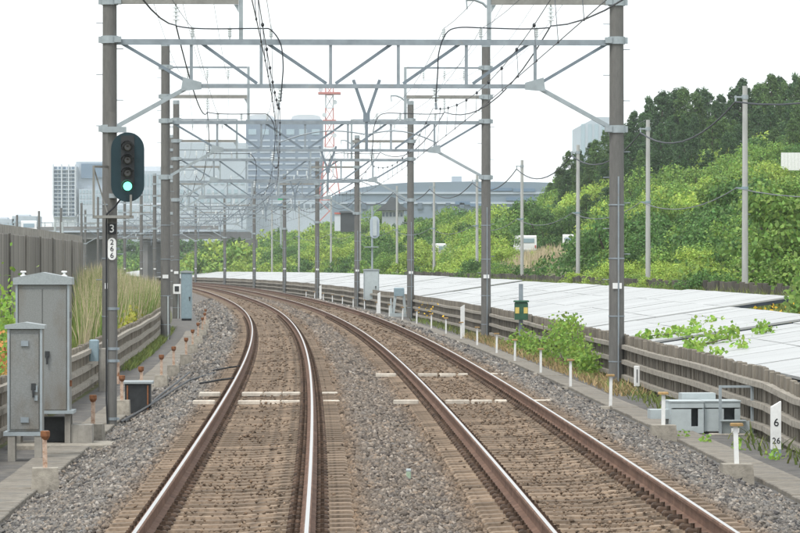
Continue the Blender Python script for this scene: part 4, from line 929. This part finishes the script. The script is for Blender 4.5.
# ------------------------------------------------------------------ boundary fence behind the panels
t = thing('board_fence', 'low dark board fence between the solar panels and the hillside shrubs', 'fence', W(118, 17.2, .4))
bm_ = MB().rbox((0, 0, .55), (.06, 1.12, 1.1), .01).build('board', MT['bfence'] if 'bfence' in MT else MT.setdefault('bfence', M('dark_boards', (.085, .075, .06), .9, var=.35, scale=3, objr=.4))); bme = bm_.data; bpy.data.objects.remove(bm_)
d = 112.
while d < 330:
    inst('board', bme, t, W(d, 17.2, float(terr(d, 17.2)) - .05 + random.uniform(-.06, .06)) - t.location, (0, random.uniform(-.02, .02), head(d))); d += 1.2

# ------------------------------------------------------------------ concrete wall on the left
t = thing('retaining_wall', 'weathered concrete panel wall at the left edge behind the cabinets', 'wall', W(92, -7.8, GND))
ZW = 3.12; d = 84.; pm = MB().rbox((0, 0, (ZW - GND) / 2), (.28, 2.42, ZW - GND), .02).build('wall_panel', MT['wall']); pme = pm.data; bpy.data.objects.remove(pm)
while d < 158:
    inst('wall_panel', pme, t, W(d + 1.25, -7.8 + random.uniform(-.02, .02), GND) - t.location, (0, 0, head(d))); 
    if int(d * 2) % 3 == 0:
        MB().box(W(d + 2.5, -7.64, GND + 1.9) - t.location, (.06, .12, 3.8), head(d)).build('joint_strip', MT['wall'], t)
    d += 2.5
cp = MB(); d = 84.
while d < 158.5: cp.bar(W(d, -7.8, ZW + .06) - t.location, W(min(d + 6, 159.5), -7.8, ZW + .06) - t.location, .4, .12); d += 6
cp.build('coping', MT['concrete'], t)
for x in range(3): inst('wall_panel', pme, t, W(159.4, -9.1 - 2.5 * x, GND) - t.location, (0, 0, head(159) + R(90)))
for k, x in enumerate((55, 62.5)):
    p = far(x, 222, 148); t = thing('steel_pole', ['thin galvanised pole before the concrete wall, left of two', 'thin galvanised pole with crossbar before the concrete wall, right of two'][k], 'pole', (p.x, 148, .2), 0)
    MB().cyl((0, 0, -.6), (0, 0, p.z - .2), .05, .045, 10).build('shaft', MT['cabl'], t, True)
    MB().box((.1, 0, p.z - 1.1), (.5, .05, .05)).build('crossbar', MT['cabl'], t)
    MB().cyl((0, 0, .0), (0, 0, .14), .09, .09, 10).build('base', MT['cabl'], t)

# ------------------------------------------------------------------ vehicles
def van(label, X, Y, z, rz, w_=1.48, h=1.75, L=3.3):
    t = thing('parked_van', label, 'van', (X, Y, z), rz, 'white vehicles parked on the hillside')
    def px(pr, x0, x1): 
        mb = MB(); n = len(pr); mb.add([(x0, a, c) for a, c in pr] + [(x1, a, c) for a, c in pr], [tuple(range(n))[::-1], tuple(range(n, 2 * n))] + [(i, (i + 1) % n, n + (i + 1) % n, n + i) for i in range(n)]); return mb
    px([(-L / 2, .3), (L / 2 - .1, .3), (L / 2, .5), (L / 2 - .05, .95), (L / 2 - .35, 1.05), (L / 2 - .75, h - .06), (L / 2 - 1, h), (-L / 2 + .25, h), (-L / 2 + .08, h - .08), (-L / 2, .9)], -w_ / 2, w_ / 2).build('body', MT['car'], t)
    MB().box((0, -L / 2 + .01, 1.3), (w_ * .7, .06, .36)).build('rear_window', MT['winl'], t)
    for s in (-1, 1): MB().box((s * (w_ / 2), -.1, 1.27), (.03, L * .62, .42)).build('side_window', MT['win'], t)
    for s in (-1, 1): MB().box((s * w_ * .42, -L / 2 - .02, .78), (.12, .06, .26)).build('tail_light', MT['red'], t)
    MB().box((0, -L / 2 - .03, .42), (w_ * .98, .12, .2)).build('bumper', MT['cabl'], t)
    for s in (-1, 1):
        for y in (-L * .31, L * .32):
            q = MB().cyl((s * (w_ / 2 - .14), y, .28), (s * (w_ / 2 + .01), y, .28), .28, .28, 14).build('wheel', MT['black'], t); MB().cyl((s * (w_ / 2 - .1), y, .28), (s * (w_ / 2 + .03), y, .28), .16, .16, 10).build('rim', MT['galv'], q)
for (x, y, d, rz, lb) in ((525, 250.5, 330, R(8), 'white van parked above the dry reeds, left of two'), (574, 249.5, 330, R(-12), 'white van half hidden by shrubs, right of two'), (441, 257, 366, R(10), 'white vehicle roof among shrubs left of the second right gantry post'), (29, 234.5, 365, R(5), 'white van showing its roof above the concrete wall')):
    p = far(x, y, d); van(lb, p.x, d, p.z - .45, rz)
# earth bench that carries the parked vehicles, and the road behind the wall
b_ = MB(); p = far(548, 251, 334); b_.box((p.x + 1.5, 334, p.z - 1.5), (14, 9, 2.1), head(334)); tag(b_.build('parking_bench', MT['dirt']), kind='structure')
b_ = MB(); p = far(441, 257, 366); b_.box((p.x, 366, p.z - 1.5), (6, 5, 2.1), 0); tag(b_.build('parking_bench', MT['dirt']), kind='structure')
b_ = MB(); P0 = [far(-40, 250, 165), far(20, 240.5, 290), far(29, 238.5, 365), far(0, 236, 470), far(-20, 230, 600)]
for a, c in zip(P0[:-1], P0[1:]):
    b_.add([(a.x - 5, a.y, a.z), (a.x + 3.2, a.y, a.z), (c.x + 3.2, c.y, c.z), (c.x - 5, c.y, c.z), (a.x - 9, a.y, -1.5), (a.x + 6, a.y, -1.5), (c.x + 6, c.y, -1.5), (c.x - 9, c.y, -1.5)], [(0, 1, 2, 3), (1, 5, 6, 2), (4, 0, 3, 7), (5, 1, 0, 4), (2, 6, 7, 3)])
tag(b_.build('embankment_road', MT['asph']), kind='structure')

# ------------------------------------------------------------------ road bridge
DB = 610.; a = far(-60, 240, DB + 25); c = far(236, 240.5, DB - 12)
t = thing('road_bridge', 'long grey concrete road bridge crossing the picture behind the gantries at left', 'bridge', (a.x, a.y, 0))
v = Vector((c.x - a.x, c.y - a.y, 0)); L_ = v.length; rz = math.atan2(v.y, v.x); t.rotation_euler = (0, 0, rz)
z0 = a.z
MB().box((L_ / 2, 0, z0 + .55), (L_, 8, 1.1)).build('girder', MT['bridge'], t); MB().box((L_ / 2, 0, z0 + 1.25), (L_, 9.2, .3)).build('deck', MT['bpale'], t)
MB().box((L_ / 2, -4.5, z0 + 1.72), (L_, .2, .64)).build('parapet', MT['bridge'], t)
for zz in (2.3, 2.65): MB().bar((0, -4.5, z0 + zz), (L_, -4.5, z0 + zz), .08).build('handrail', MT['galv'], t)
pmh = MB().box((0, 0, .4), (.1, .1, .75)).build('rail_post', MT['galv']); phm = pmh.data; bpy.data.objects.remove(pmh)
for i in range(int(L_ / 1.6)): inst('rail_post', phm, t, (i * 1.6, -4.5, z0 + 2.0))
for x in (.13, .36, .53, .74):
    MB().box((L_ * x, 0, z0 / 2 - .8), (1.3, 5.5, z0 + 1.6)).build('pier', MT['bridge'], t)
MB().box((L_ + .6, 0, z0 / 2 - 1.2), (1.2, 8, z0 + 2.2)).build('abutment', MT['bridge'], t)

# ------------------------------------------------------------------ far buildings
def block(t, x0, x1, yt, d, dep, mat, rows=0, cols=0, win=None, wf=.6, hf=.5, ytop=None, ybot=None, name='wall', off=0., zb=-3.):
    a = far(x0, yt, d); c = far(x1, yt, d); o = t.location; w_ = c.x - a.x; cx = (a.x + c.x) / 2
    b_ = MB().box((cx - o.x, d + dep / 2 - o.y, (a.z + zb) / 2 - o.z), (w_, dep, a.z - zb)).build(name, mat, t)
    if rows:
        z1 = far(0, ytop or yt, d).z; z0 = far(0, ybot or 215, d).z; rh = (z1 - z0) / rows; cw = w_ / cols
        m_ = MB().box((0, 0, 0), (cw * wf, .3, rh * hf)).build('window', win or MT['win']); me = m_.data; bpy.data.objects.remove(m_)
        for i in range(rows):
            for j in range(cols): inst('window', me, t, (a.x + cw * (j + .5) - o.x, d - .1 - o.y, z0 + rh * (i + .5) - o.z))
    return b_
def bld(label, x, d, cat='building', name='building'): p = far(x, 260, d); return thing(name, label, cat, (p.x, d, -2))
d = 1700
t = bld('pale apartment tower with balconies left of the signal', 65, d, name='apartment_tower')
block(t, 53.5, 77, 166.5, d, 14, MT['bwhite'])
for i in range(13):
    y = 170 + i * 3.9; a = far(53.5, y, d); c = far(75.5, y, d); o = t.location
    MB().box(((a.x + c.x) / 2 - o.x, d - .8 - o.y, a.z - o.z), (c.x - a.x, 1.6, .35)).build('balcony', MT['bpale'], t)
    for j in range(5):
        xx = a.x + (c.x - a.x) * (j + .5) / 5; MB().box((xx - o.x, d - .05 - o.y, a.z + .95 - o.z), ((c.x - a.x) / 5 * .62, .2, 1.1)).build('window', MT['bblue'], t)
for j in (0, .38, .7, 1.0): MB().box((a.x + (c.x - a.x) * j - o.x, d - .9 - o.y, far(0, 190, d).z - o.z), (.5, 1.9, 23)).build('fin', MT['bwhite'], t)
t = bld('blue-grey block with pale lower storeys between apartment tower and signal', 92, d, name='office_block')
block(t, 76, 108, 161.5, d + 4, 14, MT['bpale'], 0); block(t, 81, 104.5, 163.5, d + 2, 3, MT['bblue'], name='facade_panel', zb=far(0, 178, d).z); block(t, 79, 108, 189, d - 2, 5, MT['bpale'], 3, 9, MT['winl'], .5, .62, 189, 205, 'podium')
t = bld('low glassy hall with vertical mullions right of the signal', 148, d - 200, name='office_hall')
block(t, 120, 166, 171, d - 200, 20, MT['bpale'], 2, 14, MT['winl'], .45, .8, 173, 203); block(t, 125, 160, 166.5, d - 190, 8, MT['bwhite'], name='roof_block')
t = bld('pale wide office building with blue windows left of the grey tower block', 212, d - 60, name='office_building')
block(t, 165, 246, 143, d - 60, 24, MT['bpale'], 3, 12, MT['winl'], .55, .45, 178, 205); block(t, 172, 238, 141, d - 54, 8, MT['bwhite'], name='roof_block')
t = bld('large blue-grey office block with rows of windows behind the gantries', 284, d, name='office_block')
block(t, 246, 322, 119.5, d, 30, MT['bgrey'], 1, 6, MT['winl'], .62, .62, 127.5, 136.5); block(t, 246, 322, 137.5, d + .02, 29, MT['bgrey'], 10, 6, MT['bpale'], .78, .26, 137.5, 196, 'storeys')
a = far(246, 120, d); o = t.location
for x0, x1 in ((247, 274), (291, 321)):
    p = far(x0, 119.4, d); q = far(x1, 119.4, d); n = 8; w_ = q.x - p.x; pr = [(p.x - o.x, p.z - o.z)] + [(p.x - o.x + w_ * (.5 - .5 * math.cos(math.pi * i / n)), p.z - o.z + 2.2 * math.sin(math.pi * i / n) ** .5) for i in range(1, n)] + [(q.x - o.x, p.z - o.z)]
    MB().prism(pr[::-1], 1, 22).build('roof_vault', MT['bwhite'], t)
block(t, 240, 330, 200, d - 40, 10, MT['bpale'], 1, 14, MT['win'], .7, .5, 202, 210, 'podium')
t = bld('long pale blue-grey warehouse on the skyline right of centre', 460, 950, name='warehouse')
d = 950; pr = [(x, y) for x, y in ((332, 196), (352, 189), (380, 184.5), (410, 182.5), (470, 181.5), (530, 182), (592, 184), (592, 262), (332, 262))]; o = t.location
P = [(far(x, y, d).x - o.x, far(x, y, d).z - o.z) for x, y in pr]; MB().prism(P[::-1], 0, 50).build('wall', MT['bware'], t)
for y in (193, 203): a = far(340, y, d); c = far(590, y, d); MB().box(((a.x + c.x) / 2 - o.x, -.2, a.z - o.z), (c.x - a.x, .3, .5)).build('band', MT['bpale'], t)
for x0, x1, y in ((478, 512, 189.5), (513, 535, 190.2), (455, 470, 203), (470, 484, 205), (506, 540, 199)): a = far(x0, y, d); c = far(x1, y, d); MB().box(((a.x + c.x) / 2 - o.x, -.3, a.z - o.z), (c.x - a.x, .5, .8)).build('louvre', MT['bblue'], t)
for i in range(9): a = far(350 + i * 14, 206, d); MB().box((a.x - o.x, -.3, a.z - o.z), (1.2, .5, 1.6)).build('window', MT['win'], t)
MB().box((far(457, 181, d).x - o.x, 5, far(0, 180, d).z - o.z), (2.5, 3, 2)).build('roof_unit', MT['bpale'], t)
t = bld('pale glass high-rise with slanted top above the wood', 592, 1900, name='office_tower')
d = 1900; o = t.location; pr = [(574, 129), (597, 117), (612, 117), (612, 262), (574, 262)]; P = [(far(x, y, d).x - o.x, far(x, y, d).z - o.z) for x, y in pr]; MB().prism(P[::-1], 0, 20).build('wall', MT['bpale'], t)
for x in (583, 590, 596.5, 603): a = far(x, 124, d); c = far(x, 200, d); MB().box((a.x - o.x, -.2, (a.z + c.z) / 2 - o.z), (1.9, .3, a.z - c.z)).build('glazing', MT['winl'], t)
# tile-roofed hall and small buildings at the hill foot
d = 640; t = bld('dark tiled temple-style roof with white walls above the shrubs', 393, d, name='tiled_hall'); o = t.location
def fx(x): return far(x, 0, d).x - o.x
def fz(y): return far(0, y, d).z - o.z
MB().box((fx(393), 2, fz(220)), (fx(404) - fx(382), 4, fz(208) - fz(232))).build('wall', MT['bwhite'], t)
MB().prism([(fx(376), fz(210.5)), (fx(410), fz(210.5)), (fx(401), fz(205.5)), (fx(395.5), fz(198)), (fx(391), fz(196.5)), (fx(386), fz(203.5))], -1.4, 6).build('roof', MT['broof'], t)
for i in range(6): MB().box((fx(383.5 + i * 3.6), -.05, fz(214.5)), (.36, .1, .7)).build('window', MT['win'], t)
t = bld('low dark shed with a flat roof left of the tiled hall', 350, d); o = t.location
MB().box((fx(350), 2, fz(222)), (fx(360) - fx(341), 4, fz(212.5) - fz(232))).build('wall', MT['bdark'], t); MB().box((fx(350), 1.9, fz(212)), (fx(361) - fx(340), 4.5, .3)).build('roof', MT['broof'], t)
t = bld('small white and red stall beside the dark shed', 337.5, d); o = t.location
MB().box((fx(337.5), 1, fz(222)), (fx(340.4) - fx(334.5), 2, fz(214) - fz(232))).build('wall', MT['bwhite'], t); MB().box((fx(337.5), .9, fz(213.3)), (fx(340.6) - fx(334.3), 2.2, .3)).build('sign_band', MT['red'], t)
t = bld('tall pole sign with green and white bands behind the gantries', 281, 560, 'sign', 'pole_sign'); d = 560; o = t.location
MB().cyl((fx(281), .1, 0), (fx(281), .1, fz(208)), .15, .15, 8).build('pole', MT['galv'], t)
MB().box((fx(281), 0, fz(199)), (.9, .3, .32)).build('green_band', M('sign_green', (.02, .35, .14), .5, var=0), t); MB().box((fx(281), 0, fz(202)), (.9, .3, .45)).build('white_band', MT['bwhite'], t); MB().box((fx(281), 0, fz(205.5)), (.9, .3, .5)).build('blue_band', MT['bblue'], t)
t = thing('hoarding', 'white corrugated hoarding on the hillside at the right edge', 'hoarding', far(796, 171, 300), 0); o = t.location
for i in range(9): MB().box((-1.05 + i * .27, (i % 2) * .03, .75), (.26, .04, 1.4)).build('panel', MT['whitep'], t)
for x in (-1.0, 1.0): MB().box((x, .1, .1), (.08, .08, 2.4)).build('post', MT['galvd'], t)
# red and white lattice tower
d = 1500; p = far(329.5, 262, d); t = thing('lattice_tower', 'red and white lattice communications tower beside the grey office block', 'tower', (p.x, d, -2), 0)
zs = [far(0, y, d).z + 2 for y in (262, 225, 200, 180, 160, 147, 134, 121, 108, 95, 86)]; hw = [8, 5.4, 4.3, 3.2, 2.2, 1.75, 1.6, 1.55, 1.5, 1.5, 1.5]; cols = [1, 1, 1, 1, 0, 1, 1, 1, 0, 1, 1]
for sx in (-1, 1):
    for sy in (-1, 1):
        mb = MB()
        for i in range(10): mb.bar((sx * hw[i], sy * hw[i], zs[i]), (sx * hw[i + 1], sy * hw[i + 1], zs[i + 1]), .4, .4, cols[i])
        mb.build('leg', [MT['bwhite'], MT['red']], t)
br = MB()
for i in range(10):
    for sy in (-1, 1):
        br.bar((-hw[i], sy * hw[i], zs[i]), (hw[i + 1], sy * hw[i + 1], zs[i + 1]), .22, .22, cols[i]); br.bar((hw[i], sy * hw[i], zs[i]), (-hw[i + 1], sy * hw[i + 1], zs[i + 1]), .22, .22, cols[i]); br.bar((-hw[i], sy * hw[i], zs[i]), (hw[i], sy * hw[i], zs[i]), .25, .25, cols[i])
tag(br.build('bracing', [MT['bwhite'], MT['red']], t), kind='stuff')
for y, hh in ((93.5, 4.4), (121, 2.6)): MB().box((0, 0, far(0, y, d).z + 2), (hh * 2, hh * 2, .8)).build('platform', MT['red'], t)
MB().cyl((0, 0, zs[-1]), (0, 0, zs[-1] + 4), .3, .15, 8).build('mast', MT['red'], t)
for x, z in ((-3.4, 2), (2.2, -3), (-2, -8), (2, -16)): MB().cyl((x, -2, zs[-2] + z), (x, -2.8, zs[-2] + z), .9, .9, 12).build('dish', MT['bwhite'], t)

# far line posts and roofs above the wall at left
for k, (x, yt) in enumerate(((17, 215), (39, 211), (61, 208), (81.5, 203), (98, 197))):
    p = far(x, yt, 520); t = thing('line_post', ['far dark line post above the wall, leftmost of five', 'far dark line post above the wall, second of five from the left', 'far dark line post left of the apartment tower foot, third of five', 'far dark line post under the blue-grey block, fourth of five', 'far dark line post just left of the signal, fifth of five'][k], 'post', (p.x, 520, -1), 0, 'far line posts at left')
    MB().cyl((0, 0, -1), (0, 0, p.z + 1), .19, .16, 10).build('shaft', MT['post'], t, True)
    for q in (1.6, 2.9): MB().box((.5, 0, p.z + 1 - q), (2.6, .08, .1)).build('cross_arm', MT['galvd'], t)
    for q in (-.5, .6, 1.6): MB().cyl((q, 0, p.z + 1 - 1.6), (q, 0, p.z + .7 - 1.6), .05, .05, 6).build('insulator', MT['porc'], t)
for k, (x0, x1, y, lb) in enumerate(((-20, 14, 219, 'low pale far roofs above the wall at the left edge'), (12, 36, 216, 'pale far shed above the wall left of the apartment tower'), (104, 170, 205, 'long pale low building behind the signal post'))):
    t = bld(lb, (x0 + x1) / 2, 1200); block(t, x0, x1, y, 1200, 20, MT['bpale'], 1, 6, MT['winl'], .5, .3, y + 3, y + 9); block(t, x0 + 4, x1 - 7, y - 1.6, 1204, 8, MT['bwhite'], name='roof_block')
# far tree line along the horizon at left
VV = []; FF = []; o_ = 0
for x in np.arange(-40, 260, 5.):
    for dd in (880,):
        v, f = bush_lo[int(rng.integers(0, 4))]; p = far(x + rng.uniform(-3, 3), 262, dd); q = v * np.array([2.2, 2.2, rng.uniform(1.6, 2.8)]) + np.array(p); VV.append(q); FF.append(f + o_); o_ += len(v)
tag(link('distant_trees', np_mesh('distant_trees', np.concatenate(VV), np.concatenate(FF), LM['shrub3'])), 'far line of trees along the horizon', 'trees', kind='stuff')

# cables lying on the ballast at left
for k, (pts, lb) in enumerate((([(70, -2.75, GND + .06), (72.5, -2.5, -.5), (76, -2.3, -.42), (80, -2.1, -.34), (84, -1.9, -.28), (87, -1.4, -.2)], 'black cable snaking over the ballast from the signal foot'), ([(70.4, -2.7, GND + .05), (74, -2.45, -.5), (79, -2.35, -.42), (85, -2.2, -.36), (92, -2.1, -.34)], 'second black cable lying on the ballast beyond the signal foot'), ([(79.5, -1.55, -.2), (80, -1.1, -.14), (79.7, -.85, -.1)], 'short black bond cable at the left rail, nearer'), ([(88.5, -1.5, -.2), (89, -1.1, -.14), (88.8, -.85, -.1)], 'short black bond cable at the left rail, farther'))):
    o = W(*pts[0]); c = MB().tube([W(d + q * (e - d), u + q * (v_ - u), z + q * (y - z)) - o for (d, u, z), (e, v_, y) in zip(pts[:-1], pts[1:]) for q in (0, .33, .67)] + [W(*pts[-1]) - o], .022, 6).build('ground_cable', MT['black']); c.location = o
    tag(c, lb, 'cable', 'cables on the ballast')
# ------------------------------------------------------------------ haze
m = bpy.data.materials.new('haze'); m.use_nodes = True; t_ = m.node_tree; t_.nodes.clear()
o = t_.nodes.new('ShaderNodeOutputMaterial'); pv = t_.nodes.new('ShaderNodeVolumePrincipled'); pv.inputs['Color'].default_value = (.88, .95, 1, 1); pv.inputs['Density'].default_value = .00014; pv.inputs['Anisotropy'].default_value = .2
t_.links.new(pv.outputs[0], o.inputs['Volume'])
hz = MB().box((0, 1250, 50), (3600, 2900, 112)).build('haze', m); tag(hz, 'thin pale haze in the distance', 'haze', kind='stuff')
